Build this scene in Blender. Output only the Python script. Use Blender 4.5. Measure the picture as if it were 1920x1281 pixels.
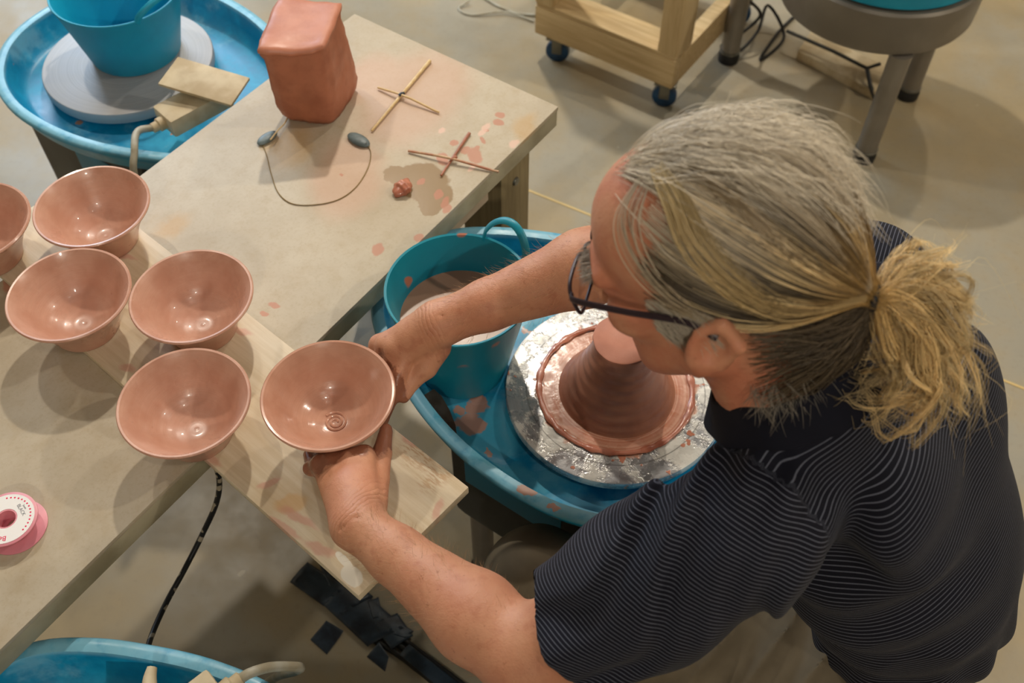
import bpy, bmesh, math, random
import numpy as np
from math import sin, cos, pi, radians, degrees, atan2, sqrt
from mathutils import Matrix, Vector

random.seed(7)
RNG = np.random.default_rng(11)
scene = bpy.context.scene
for o in list(bpy.data.objects):
    bpy.data.objects.remove(o)
COL = scene.collection

# ------------------------------------------------------------------ camera
TILT = radians(37.0)          # angle between the optical axis and straight down
FPX = 1900.0                  # focal length in pixels of the 1920 wide frame
CAMZ = 1.83
cam = bpy.data.cameras.new('camera')
cam.sensor_width = 36.0
cam.lens = 36.0 * FPX / 1920.0
cam.clip_start = 0.05
cam.dof.use_dof = True
cam.dof.focus_distance = 1.27
cam.dof.aperture_fstop = 5.6
camo = bpy.data.objects.new('camera', cam)
camo.location = (0, 0, CAMZ)
camo.rotation_euler = (TILT, 0, 0)
COL.objects.link(camo)
scene.camera = camo

# ------------------------------------------------------------------ light
world = bpy.data.worlds.new('world')
scene.world = world
world.use_nodes = True
world.node_tree.nodes['Background'].inputs[0].default_value = (1.0, 0.94, 0.85, 1)
world.node_tree.nodes['Background'].inputs[1].default_value = 0.04
scene.view_settings.view_transform = 'Standard'
scene.view_settings.look = 'None'
scene.view_settings.gamma = 1.0
scene.view_settings.use_curve_mapping = False
scene.view_settings.exposure = 0.14

def lamp(loc, watt, col, rad):
    l = bpy.data.lights.new('ceiling_lamp', 'POINT')
    l.energy = watt
    l.color = col
    l.shadow_soft_size = rad
    o = bpy.data.objects.new('ceiling_lamp', l)
    o.location = loc
    COL.objects.link(o)

WARM = (1.0, 0.90, 0.76)
lamp((-1.5, 2.6, 3.3), 80, WARM, 0.05)
lamp((-0.2, 3.2, 3.3), 190, WARM, 0.05)
lamp((1.5, 3.4, 3.3), 70, WARM, 0.05)
lamp((2.9, 1.25, 3.3), 105, WARM, 0.05)
lamp((0.55, -0.6, 3.3), 28, WARM, 0.05)
lamp((0.15, -2.3, 3.2), 95, WARM, 0.05)
win = bpy.data.lights.new('window_daylight', 'AREA')
win.energy = 105
win.color = (0.62, 0.80, 1.0)
win.size = 1.8
wino = bpy.data.objects.new('window_daylight', win)
wino.location = (-2.1, 5.0, 2.3)
wino.rotation_euler = (Vector((-0.4, 1.4, 0.4)) - Vector((-2.1, 5.0, 2.3))).to_track_quat('-Z', 'Y').to_euler()
COL.objects.link(wino)

# ------------------------------------------------------------------ calibrated view -> places in the room
CR = np.array([1, 0, 0.]); CF = np.array([0, sin(TILT), -cos(TILT)]); CU = np.array([0, cos(TILT), sin(TILT)])
CC = np.array([0, 0, CAMZ])
def ray(x, y): return CF + (x - 960) / FPX * CR - (y - 640.5) / FPX * CU
def at(x, y, z):
    d = ray(x, y); return CC + d * ((z - CAMZ) / d[2])
def dep(x, y, t): return CC + ray(x, y) * t

# ------------------------------------------------------------------ materials
def s2l(c):
    return tuple((v / 12.92 if v <= 0.04045 else ((v + 0.055) / 1.055) ** 2.4) for v in c)
def rgb(r, g, b): return s2l((r / 255, g / 255, b / 255)) + (1.0,)

class NT:
    def __init__(s, name):
        s.m = bpy.data.materials.new(name); s.m.use_nodes = True
        s.t = s.m.node_tree; s.t.nodes.clear()
        s.out = s.t.nodes.new('ShaderNodeOutputMaterial')
        s.b = s.t.nodes.new('ShaderNodeBsdfPrincipled')
        s.t.links.new(s.b.outputs[0], s.out.inputs[0])
    def set(s, node, key, v):
        sock = node.inputs[key]
        if hasattr(v, 'is_linked') or isinstance(v, bpy.types.NodeSocket): s.t.links.new(v, sock)
        elif v is not None:
            sock.default_value = v
    def n(s, typ, ins=None, **attrs):
        nd = s.t.nodes.new('ShaderNode' + typ)
        for k, v in attrs.items(): setattr(nd, k, v)
        for k, v in (ins or {}).items(): s.set(nd, k, v)
        return nd
    def obj(s): return s.n('TexCoord').outputs['Object']
    def attr(s, name, out='Fac'): return s.n('Attribute', attribute_name=name).outputs[out]
    def noise(s, co, scale, detail=4, rough=0.55, out='Fac', dist=0.0):
        return s.n('TexNoise', {'Vector': co, 'Scale': scale, 'Detail': detail, 'Roughness': rough, 'Distortion': dist}).outputs[out]
    def math(s, op, a, b=None, c=None):
        nd = s.n('Math', operation=op)
        s.set(nd, 0, a)
        if b is not None: s.set(nd, 1, b)
        if c is not None: s.set(nd, 2, c)
        return nd.outputs[0]
    def ramp(s, f, lo, hi, a=0.0, b=1.0):
        return s.n('MapRange', {'Value': f, 'From Min': lo, 'From Max': hi, 'To Min': a, 'To Max': b}, interpolation_type='SMOOTHSTEP').outputs[0]
    def mix(s, f, a, b):
        nd = s.n('Mix', data_type='RGBA')
        s.set(nd, 0, f); s.set(nd, 6, a); s.set(nd, 7, b)
        return nd.outputs[2]
    def scalev(s, v, sc):
        return s.n('Mapping', {'Vector': v, 'Scale': sc}).outputs[0]
    def bump(s, h, strength=0.3, dist=0.001):
        s.set(s.b, 'Normal', s.n('Bump', {'Height': h, 'Strength': strength, 'Distance': dist}).outputs[0])
    def fin(s, color=None, rough=0.5, metal=0.0, spec=0.5, coat=0.0):
        if color is not None: s.set(s.b, 'Base Color', color)
        s.set(s.b, 'Roughness', rough); s.set(s.b, 'Metallic', metal); s.set(s.b, 'Specular IOR Level', spec)
        if coat: s.set(s.b, 'Coat Weight', coat); s.set(s.b, 'Coat Roughness', 0.08)
        return s.m
    def blobs(s, co, lst, wob=0.012, wscale=45, soft=0.15):
        """union of irregular spots: lst of (x, y, rx, ry, angle)"""
        nz = s.n('TexNoise', {'Vector': co, 'Scale': wscale, 'Detail': 3}).outputs['Color']
        off = s.n('VectorMath', {0: nz, 1: (0.5, 0.5, 0.5)}, operation='SUBTRACT').outputs[0]
        off = s.n('VectorMath', {0: off, 'Scale': wob * 2}, operation='SCALE').outputs[0]
        cw = s.n('VectorMath', {0: co, 1: off}, operation='ADD').outputs[0]
        res = None
        for (x, y, rx, ry, a) in lst:
            v = s.n('Mapping', {'Vector': cw, 'Location': (x, y, 0), 'Rotation': (0, 0, a), 'Scale': (rx, ry, 1e3)}, vector_type='TEXTURE').outputs[0]
            l = s.n('VectorMath', {0: v}, operation='LENGTH').outputs['Value']
            f = s.ramp(l, 1.0 - soft, 1.0 + soft, 1.0, 0.0)
            res = f if res is None else s.math('MAXIMUM', res, f)
        return res

def plain(name, c, rough=0.5, metal=0.0, c2=None, nscale=8, bump=0.0, bscale=200, spec=0.5, stretch=None):
    t = NT(name); co = t.obj()
    if stretch: co = t.scalev(co, stretch)
    col = c
    if c2 is not None: col = t.mix(t.ramp(t.noise(co, nscale), 0.35, 0.65), c, c2)
    if bump: t.bump(t.noise(co, bscale), bump)
    return t.fin(col, rough, metal, spec)

def make_clay(name, c, c2, rough, rings=0.0, wet=0.0):
    t = NT(name); co = t.obj()
    f = t.ramp(t.noise(co, 26, 5), 0.35, 0.7)
    sep = t.n('SeparateXYZ', {0: co})
    rad = t.math('SQRT', t.math('ADD', t.math('MULTIPLY', sep.outputs[0], sep.outputs[0]), t.math('MULTIPLY', sep.outputs[1], sep.outputs[1])))
    rr = t.math('ADD', rad, t.math('MULTIPLY', sep.outputs[2], 0.8))
    ringn = t.noise(t.n('CombineXYZ', {0: rr}).outputs[0], 330, 4, 0.75)
    col = t.mix(f, c, c2)
    if rings:
        col = t.mix(t.ramp(ringn, 0.42, 0.68, 0, 0.45), col, c2)
        t.bump(t.math('ADD', t.math('MULTIPLY', ringn, 1.0), t.math('MULTIPLY', t.noise(co, 300), 0.12)), rings, 0.0012)
    else:
        t.bump(t.math('ADD', t.noise(co, 60, 6), t.math('MULTIPLY', t.noise(co, 400), 0.3)), 0.35, 0.0015)
    r = t.ramp(t.noise(co, 18, 3), 0.3, 0.7, rough * 0.75, rough * 1.2)
    return t.fin(col, r, 0, 0.5, wet)

M = {}
M['bowl'] = make_clay('wet_thrown_clay', rgb(206, 160, 139), rgb(192, 141, 119), 0.34, 0.10, 0.25)
M['bowl_wet'] = make_clay('glossy_wet_thrown_clay', rgb(204, 156, 133), rgb(190, 138, 114), 0.22, 0.14, 0.6)
M['hump'] = make_clay('thrown_clay_hump', rgb(184, 126, 100), rgb(160, 103, 79), 0.4, 0.30, 0.1)
M['hump_top'] = make_clay('cut_clay_face', rgb(190, 128, 104), rgb(176, 114, 90), 0.62, 0.05, 0.0)
M['block'] = make_clay('fresh_block_clay', rgb(174, 110, 83), rgb(154, 93, 68), 0.55)
M['block_top'] = make_clay('fresh_block_clay_face', rgb(196, 130, 104), rgb(182, 114, 88), 0.5)
M['slip'] = plain('clay_slip_water', rgb(172, 138, 117), 0.26, 0, rgb(158, 122, 100), 6, spec=0.18)
M['clay_wet_dark'] = make_clay('clay_scrap', rgb(196, 128, 104), rgb(160, 92, 70), 0.3, 0, 0.3)

def make_pan(messy=False):
    t = NT('teal_splash_pan_plastic' + ('_with_slip' if messy else '')); co = t.obj()
    sep = t.n('SeparateXYZ', {0: co})
    n1 = t.noise(co, 14, 6, 0.65)
    col = t.mix(t.ramp(n1, 0.4, 0.68), rgb(0, 132, 178), rgb(16, 160, 204))
    # dried pale clay film on the rim and here and there in the basin
    rim = t.ramp(sep.outputs[2], 0.612, 0.6215, 0.0, 0.75)
    film = t.math('MULTIPLY', t.ramp(t.noise(co, 9, 5, 0.6), 0.52, 0.66), 0.5)
    fl = t.math('MAXIMUM', t.math('MULTIPLY', rim, t.ramp(t.noise(co, 60, 5), 0.2, 0.55, 0.35, 1.0)), film)
    col = t.mix(fl, col, rgb(142, 198, 218))
    sp = t.ramp(t.noise(co, 24, 3, 0.5), 0.735, 0.75)
    col = t.mix(sp, col, rgb(182, 128, 102))
    rgh = t.ramp(n1, 0.3, 0.7, 0.28, 0.5)
    if messy:
        ca_, sa_ = cos(radians(145.0)), sin(radians(145.0))
        def S(x, y, rx, ry, a=0.0, z=0.566):
            q = at(x, y, z); dx, dy = q[0] - 0.152, q[1] - 0.842
            return (dx * ca_ + dy * sa_, -dx * sa_ + dy * ca_, rx, ry, a)
        pale = t.blobs(co, [S(900, 800, .075, .05, .3), S(830, 760, .05, .03, .2), S(985, 900, .08, .025, .5), S(1000, 600, .05, .03, 0)], 0.03, 18, 0.3)
        col = t.mix(t.math('MULTIPLY', pale, 0.5), col, rgb(96, 176, 196))
        cl_ = t.blobs(co, [S(882, 795, .022, .016, .4), S(895, 760, .014, .022, .1), S(862, 770, .01, .008), S(948, 905, .008, .006, 0, .58), S(990, 940, .012, .007, .4, .59), S(915, 850, .007, .006), S(1035, 965, .010, .005, .3, .6), S(985, 620, .008, .006), S(1000, 625, .006, .005)], 0.014, 55, 0.12)
        col = t.mix(t.math('MULTIPLY', cl_, 0.85), col, rgb(186, 132, 104))
        rgh = t.math('MULTIPLY', rgh, t.ramp(pale, 0, 1, 1.0, 0.35))
    t.bump(t.noise(co, 260), 0.08)
    return t.fin(col, rgh)
M['pan'] = make_pan()
M['pan_messy'] = make_pan(True)
M['bucket'] = plain('teal_bucket_rubber', rgb(0, 148, 184), 0.48, 0, rgb(6, 160, 196), 10, 0.05)

def make_bucket_dirty():
    t = NT('teal_bucket_rubber_with_slip'); co = t.obj()
    n1 = t.noise(co, 10, 4)
    col = t.mix(n1, rgb(2, 122, 146), rgb(24, 146, 166))
    v = t.n('TexVoronoi', {'Vector': co, 'Scale': 22.0, 'Randomness': 1.0}).outputs['Distance']
    sp = t.math('MULTIPLY', t.ramp(t.math('ADD', v, t.math('MULTIPLY', t.noise(co, 60, 3), 0.2)), 0.30, 0.38, 1.0, 0.0), t.math('MULTIPLY', t.ramp(t.noise(co, 14, 2), 0.50, 0.54), t.ramp(t.n('SeparateXYZ', {0: co}).outputs[2], 0.11, 0.13)))
    col = t.mix(sp, col, rgb(178, 112, 88))
    return t.fin(col, 0.4)
M['bucket_dirty'] = make_bucket_dirty()

def make_wheelhead(name, messy):
    t = NT(name); co = t.obj()
    sep = t.n('SeparateXYZ', {0: co})
    rad = t.math('SQRT', t.math('ADD', t.math('MULTIPLY', sep.outputs[0], sep.outputs[0]), t.math('MULTIPLY', sep.outputs[1], sep.outputs[1])))
    ringn = t.noise(t.n('CombineXYZ', {0: rad}).outputs[0], 260, 3)
    col = t.mix(t.ramp(ringn, 0.3, 0.7), rgb(158, 158, 160), rgb(172, 172, 174))
    metal = 0.55
    rough = 0.36
    if messy:
        wob = t.math('MULTIPLY', t.math('SUBTRACT', t.noise(co, 26, 5, 0.6), 0.5), 0.055)
        rw = t.math('ADD', rad, wob)
        band = t.math('MULTIPLY', t.ramp(rw, 0.070, 0.074), t.ramp(rw, 0.113, 0.119, 1.0, 0.0))
        inner = t.ramp(rad, 0.104, 0.107, 1.0, 0.0)
        clay = t.math('MAXIMUM', band, inner)
        chalk = t.ramp(t.noise(co, 15, 6, 0.7), 0.46, 0.56)
        line = t.math('MULTIPLY', t.ramp(t.math('ABSOLUTE', t.math('SUBTRACT', rad, 0.131)), 0.0005, 0.0012, 1.0, 0.0), 0.7)
        col = t.mix(t.math('MULTIPLY', chalk, 0.8), col, rgb(222, 220, 212))
        col = t.mix(line, col, rgb(110, 108, 104))
        streak = t.ramp(ringn, 0.42, 0.58)
        clayc = t.mix(streak, rgb(190, 124, 98), rgb(206, 156, 132))
        col = t.mix(clay, col, clayc)
        spots = t.math('MULTIPLY', t.ramp(t.noise(co, 46, 2, 0.4), 0.67, 0.69), t.ramp(rad, 0.1, 0.12))
        col = t.mix(spots, col, rgb(186, 120, 94))
        cov = t.math('MAXIMUM', t.math('MAXIMUM', clay, t.math('MULTIPLY', chalk, 0.8)), spots)
        metal = t.math('MULTIPLY', t.math('SUBTRACT', 1.0, cov), 0.55)
        rough = t.ramp(t.noise(co, 50, 4), 0.35, 0.65, 0.16, 0.42)
        t.bump(t.math('ADD', t.math('MULTIPLY', cov, 1.0), t.math('MULTIPLY', t.noise(co, 70, 5), 0.8)), 0.45, 0.0015)
    else:
        dust = t.ramp(t.noise(co, 7, 5), 0.4, 0.7)
        col = t.mix(t.math('MULTIPLY', dust, 0.4), col, rgb(176, 166, 150))
        metal = 0.3; rough = 0.5
    return t.fin(col, rough, metal)
M['head_clean'] = make_wheelhead('dusty_wheel_head_aluminium', False)
M['head_messy'] = make_wheelhead('clay_smeared_wheel_head_aluminium', True)
M['dark_metal'] = plain('dark_painted_steel', rgb(70, 72, 70), 0.5, 0.3, rgb(52, 52, 50), 9)
M['grey_metal'] = plain('grey_brushed_metal', rgb(138, 132, 122), 0.42, 0.45, rgb(120, 114, 104), 5, 0.05, 300)
M['black_rubber'] = plain('black_rubber', rgb(22, 22, 22), 0.6)
M['beige_plastic'] = plain('clay_dusted_beige_plastic', rgb(205, 190, 158), 0.6, 0, rgb(178, 158, 122), 16, 0.1, 150)
M['label_blue'] = plain('blue_label', rgb(40, 130, 170), 0.5)
M['cord_white'] = plain('grey_white_cable', rgb(178, 178, 166), 0.5, 0, rgb(160, 152, 130), 30)
M['steel_blade'] = plain('dull_blade_steel', rgb(92, 88, 82), 0.35, 0.6, rgb(70, 62, 54), 30)

def make_cord_black():
    t = NT('black_cable_with_slip_splashes'); co = t.obj()
    sp = t.ramp(t.noise(co, 75, 2, 0.4), 0.60, 0.63)
    return t.fin(t.mix(sp, rgb(20, 22, 26), rgb(160, 150, 130)), 0.45)
M['cord_black'] = make_cord_black()

def make_wood(name, c, c2, axis=0, rough=0.6, gs=1.0):
    t = NT(name); co = t.obj()
    sc = [28 * gs, 28 * gs, 28 * gs]; sc[axis] = 1.6 * gs
    g = t.noise(t.scalev(co, tuple(sc)), 3.0, 6, 0.65, dist=0.4)
    blot = t.noise(co, 5, 4)
    col = t.mix(t.ramp(g, 0.3, 0.72), c, c2)
    col = t.mix(t.ramp(blot, 0.45, 0.7, 0, 0.35), col, c2)
    t.bump(g, 0.15)
    return t.fin(col, rough)
M['pine'] = make_wood('pine_lumber', rgb(212, 188, 144), rgb(186, 158, 112), 0)
M['pine_z'] = make_wood('pine_lumber_upright', rgb(206, 182, 138), rgb(180, 152, 106), 2)
M['leg_wood'] = make_wood('weathered_post_lumber', rgb(150, 134, 98), rgb(122, 106, 74), 2)
M['bamboo'] = make_wood('bamboo_stick', rgb(226, 202, 154), rgb(204, 172, 118), 0, 0.55)
M['stick_clay'] = plain('clay_coated_stick', rgb(176, 112, 84), 0.5, 0, rgb(150, 92, 66), 40)
M['stick_half'] = plain('half_clayed_stick', rgb(206, 176, 138), 0.5, 0, rgb(176, 116, 88), 26)
M['toggle'] = plain('blue_grey_toggle', rgb(104, 120, 124), 0.45, 0, rgb(84, 96, 98), 60)
M['wire'] = plain('thin_brass_cutting_wire', rgb(150, 128, 84), 0.4, 0.4)
M['tape'] = plain('navy_cloth_tape', rgb(18, 28, 42), 0.42, 0, rgb(46, 62, 78), 22, 0.5, 60)
M['edge_band'] = plain('grey_green_edge_board', rgb(176, 168, 142), 0.55, 0, rgb(150, 141, 114), 12, 0.1, 80)
M['edge_dark'] = plain('dark_edge_line', rgb(70, 64, 54), 0.7)
M['apron'] = plain('dark_apron_board', rgb(108, 96, 72), 0.7, 0, rgb(84, 74, 56), 9)
M['panel_white'] = plain('pale_side_panel', rgb(206, 190, 168), 0.6, 0, rgb(190, 172, 150), 9)
M['caster_blue'] = plain('blue_caster_tyre', rgb(16, 74, 120), 0.4, 0, rgb(10, 50, 84), 20)
M['zinc'] = plain('zinc_plated_fork', rgb(120, 118, 108), 0.35, 0.7)
M['spool_pink'] = plain('pink_spool_plastic', rgb(226, 150, 160), 0.4, 0, rgb(216, 136, 150), 8)
M['spool_white'] = plain('white_paper_label', rgb(240, 238, 236), 0.6)
M['print_red'] = plain('red_print', rgb(226, 22, 84), 0.6)
M['print_grey'] = plain('grey_print', rgb(120, 124, 132), 0.6)
M['ribbon'] = plain('wound_red_ribbon', rgb(176, 70, 66), 0.6)
M['stool_green'] = plain('green_stool_vinyl', rgb(40, 104, 84), 0.5, 0, rgb(34, 92, 74), 8)

# ------------------------------------------------------------------ object helpers
WM = {}     # world matrix of each object as we place it (parts are laid in their thing's frame)
def tag(o, label=None, cat=None, group=None, kind=None):
    if label: o['label'] = label
    if cat: o['category'] = cat
    if group: o['group'] = group
    if kind: o['kind'] = kind
    return o
def thing(name, label, cat, loc=(0, 0, 0), rz=0.0, group=None):
    o = bpy.data.objects.new(name, None)
    o.empty_display_size = 0.05
    o.location = tuple(float(v) for v in loc); o.rotation_euler = (0, 0, rz)
    COL.objects.link(o)
    WM[o.name] = Matrix.Translation(Vector(o.location)) @ Matrix.Rotation(rz, 4, 'Z')
    return tag(o, label, cat, group)
def link(name, me, mat, parent=None, loc=None, rot=None, smooth=True):
    o = bpy.data.objects.new(name, me)
    if mat is not None and not me.materials: me.materials.append(mat)
    if smooth and me.polygons:
        me.polygons.foreach_set('use_smooth', np.ones(len(me.polygons), dtype=bool))
    if loc is not None: o.location = tuple(float(v) for v in loc)
    if rot is not None: o.rotation_euler = rot
    COL.objects.link(o)
    if parent is not None: o.parent = parent
    base = WM.get(parent.name, Matrix()) if parent is not None else Matrix()
    WM[o.name] = base @ Matrix.Translation(o.location) @ o.rotation_euler.to_matrix().to_4x4()
    return o
def mesh(name, v, f):
    me = bpy.data.meshes.new(name)
    me.from_pydata([tuple(float(c) for c in p) for p in v], [], [tuple(int(i) for i in q) for q in f])
    me.update()
    return me
def tolocal(parent, pts):
    """world points -> the frame of a thing or part"""
    if parent is None: return np.asarray(pts, float)
    mi = np.array(WM[parent.name].inverted())
    p = np.asarray(pts, float)
    return p @ mi[:3, :3].T + mi[:3, 3]
def bm_mesh(name, bm):
    bmesh.ops.recalc_face_normals(bm, faces=bm.faces)
    me = bpy.data.meshes.new(name); bm.to_mesh(me); bm.free(); return me
def autosmooth(me, ang=35):
    me.update()
    try: me.set_sharp_from_angle(angle=radians(ang))
    except Exception: pass
    return me
def box_mesh(name, lo, hi, bev=0.002, seg=2):
    bm = bmesh.new()
    bmesh.ops.create_cube(bm, size=1)
    for v in bm.verts:
        v.co = Vector([lo[i] + (v.co[i] + 0.5) * (hi[i] - lo[i]) for i in range(3)])
    if bev: bmesh.ops.bevel(bm, geom=list(bm.edges), offset=bev, segments=seg, affect='EDGES', profile=0.6)
    return autosmooth(bm_mesh(name, bm))
def lathe_mesh(name, prof, seg=64, close=True):
    """prof: list of (r, z) from one axis end to the other"""
    v, f = [], []
    rows = []
    for (r, z) in prof:
        if r < 1e-6:
            rows.append([len(v)]); v.append((0, 0, z))
        else:
            rows.append(list(range(len(v), len(v) + seg)))
            v += [(r * cos(2 * pi * k / seg), r * sin(2 * pi * k / seg), z) for k in range(seg)]
    for a, b in zip(rows[:-1], rows[1:]):
        for k in range(seg):
            k2 = (k + 1) % seg
            if len(a) == 1 and len(b) == 1: continue
            if len(a) == 1: f.append((a[0], b[k2], b[k]))
            elif len(b) == 1: f.append((a[k], a[k2], b[0]))
            else: f.append((a[k], a[k2], b[k2], b[k]))
    me = mesh(name, v, f)
    bm = bmesh.new(); bm.from_mesh(me); bmesh.ops.recalc_face_normals(bm, faces=bm.faces); bm.to_mesh(me); bm.free()
    return autosmooth(me, 40)
def spline(pts, n=40):
    """Catmull-Rom through pts (m,3) -> (n,3)"""
    p = np.asarray(pts, float)
    p = np.vstack([2 * p[0] - p[1], p, 2 * p[-1] - p[-2]])
    m = len(p) - 3
    t = np.linspace(0, m - 1e-6, n); i = t.astype(int); u = (t - i)[:, None]
    a, b, c, d = p[i], p[i + 1], p[i + 2], p[i + 3]
    return 0.5 * (2 * b + (c - a) * u + (2 * a - 5 * b + 4 * c - d) * u ** 2 + (3 * b - a - 3 * c + d) * u ** 3)
def tube_arrays(path, rad, sides=8, closed=False, flat=(1, 1), up=None):
    path = np.asarray(path, float); n = len(path)
    rad = np.broadcast_to(np.asarray(rad, float), (n,))
    tan = np.gradient(path, axis=0)
    if closed: tan = np.roll(path, -1, 0) - np.roll(path, 1, 0)
    tan /= np.linalg.norm(tan, axis=1)[:, None] + 1e-12
    nrm = np.zeros_like(path)
    ref = np.array([0, 0, 1.]) if abs(tan[0][2]) < 0.9 else np.array([1., 0, 0])
    if up is not None: ref = np.asarray(up, float)
    cur = ref - tan[0] * (ref @ tan[0]); cur /= np.linalg.norm(cur)
    for i in range(n):
        if up is not None: cur = np.asarray(up, float)
        cur = cur - tan[i] * (cur @ tan[i]); cur /= np.linalg.norm(cur) + 1e-12
        nrm[i] = cur
    bi = np.cross(tan, nrm)
    a = np.arange(sides) * 2 * pi / sides + (pi / 4 if sides == 4 else 0)
    v = path[:, None] + (nrm[:, None] * np.cos(a)[None, :, None] * flat[0] + bi[:, None] * np.sin(a)[None, :, None] * flat[1]) * rad[:, None, None]
    f = []
    m = n if closed else n - 1
    for i in range(m):
        j = (i + 1) % n
        for k in range(sides):
            l = (k + 1) % sides
            f.append((i * sides + k, i * sides + l, j * sides + l, j * sides + k))
    if not closed:
        f.append(tuple(range(sides - 1, -1, -1)))
        f.append(tuple((n - 1) * sides + k for k in range(sides)))
    return v.reshape(-1, 3), f
def tube(name, path, rad, mat, parent=None, sides=8, closed=False, world=True, flat=(1, 1), up=None):
    p = tolocal(parent, path) if world else np.asarray(path, float)
    v, f = tube_arrays(p, rad, sides, closed, flat, up)
    me = autosmooth(mesh(name, v, f), 50)
    return link(name, me, mat, parent)
def join_parts(name, items, mat, parent=None):
    """several closed shells of ONE piece in one mesh"""
    V, Fc, off = [], [], 0
    for v, f in items:
        V += [tuple(p) for p in v]; Fc += [tuple(i + off for i in q) for q in f]; off += len(v)
    return link(name, autosmooth(mesh(name, V, Fc), 45), mat, parent)
def prism_mesh(name, poly, z0, z1, bev=0.0):
    bm = bmesh.new()
    b = [bm.verts.new((p[0], p[1], z0)) for p in poly]; t = [bm.verts.new((p[0], p[1], z1)) for p in poly]
    n = len(poly)
    bm.faces.new(b); bm.faces.new(t)
    for i in range(n): bm.faces.new((b[i], b[(i + 1) % n], t[(i + 1) % n], t[i]))
    bmesh.ops.recalc_face_normals(bm, faces=bm.faces)
    if bev: bmesh.ops.bevel(bm, geom=list(bm.edges), offset=bev, segments=2, affect='EDGES', profile=0.6)
    return autosmooth(bm_mesh(name, bm))
def copy_tree(o, parent=None, loc=None, rz=None):
    c = o.copy(); COL.objects.link(c)
    if parent is not None: c.parent = parent
    if loc is not None: c.location = tuple(float(v) for v in loc)
    if rz is not None: c.rotation_euler = (0, 0, rz)
    base = WM.get(parent.name, Matrix()) if parent is not None else Matrix()
    WM[c.name] = base @ Matrix.Translation(c.location) @ c.rotation_euler.to_matrix().to_4x4()
    for ch in [x for x in bpy.data.objects if x.parent == o]:
        copy_tree(ch, c)
    return c

# ------------------------------------------------------------------ floor
def make_floor():
    t = NT('polished_concrete'); co = t.obj()
    n1 = t.noise(co, 1.1, 5, 0.6); n2 = t.noise(co, 4.5, 6, 0.65); n3 = t.noise(co, 70, 4)
    col = t.mix(t.ramp(n1, 0.38, 0.62), rgb(158, 153, 138), rgb(152, 136, 104))
    col = t.mix(t.ramp(n2, 0.42, 0.72, 0, 0.55), col, rgb(166, 146, 108))
    col = t.mix(t.ramp(n2, 0.5, 0.25, 0, 0.35), col, rgb(138, 136, 126))
    col = t.mix(t.ramp(n3, 0.5, 0.8, 0, 0.25), col, rgb(130, 118, 96))
    fleck = t.ramp(t.noise(co, 24, 2, 0.3), 0.77, 0.8, 0, 0.4)
    col = t.mix(fleck, col, rgb(206, 194, 168))
    t.bump(t.noise(co, 40, 5), 0.05)
    return t.fin(col, t.ramp(n2, 0.3, 0.7, 0.32, 0.5), 0, 0.5)
M['floor'] = make_floor()
fl = link('floor', box_mesh('floor', (-3.2, -3.2, -0.05), (3.6, 5.2, 0.0), 0), M['floor'])
tag(fl, 'polished tan concrete studio floor with faint stains', kind='structure')
a, b = at(1000, 361, 0.0), at(1115, 407, 0.0)
d = (b - a) / np.linalg.norm(b - a)
pth = np.array([a - d * 1.2, b + d * 2.6]); pth[:, 2] = 0.0005
tube('floor_joint', pth, 0.0045, plain('yellowed_joint_filler', rgb(206, 180, 122), 0.6), fl, sides=4, flat=(0.25, 1), up=(0, 0, 1))

M['wall'] = plain('painted_studio_wall', rgb(160, 150, 134), 0.8, 0, rgb(152, 142, 126), 2)
for nm, lo_, hi_ in (('wall_back', (-3.2, 5.2, 0), (3.6, 5.3, 3.5)), ('wall_front', (-3.2, -3.3, 0), (3.6, -3.2, 3.5)), ('wall_left', (-3.3, -3.2, 0), (-3.2, 5.2, 3.5)), ('wall_right', (3.6, -3.2, 0), (3.7, 5.2, 3.5))):
    tag(link(nm, box_mesh(nm, lo_, hi_, 0), M['wall']), kind='structure')

# ------------------------------------------------------------------ work table
TZ = 0.68
K = at(1047, 200, TZ); UA = radians(-125.18)
TABLE_LEN = 1.95; TABLE_W = 0.460
tb = thing('work_table', 'tan board-topped work table holding the bowls and the clay block', 'table', (K[0], K[1], 0), UA)
def tl(x, y, z=TZ): return tolocal(tb, [at(x, y, z)])[0]

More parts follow.
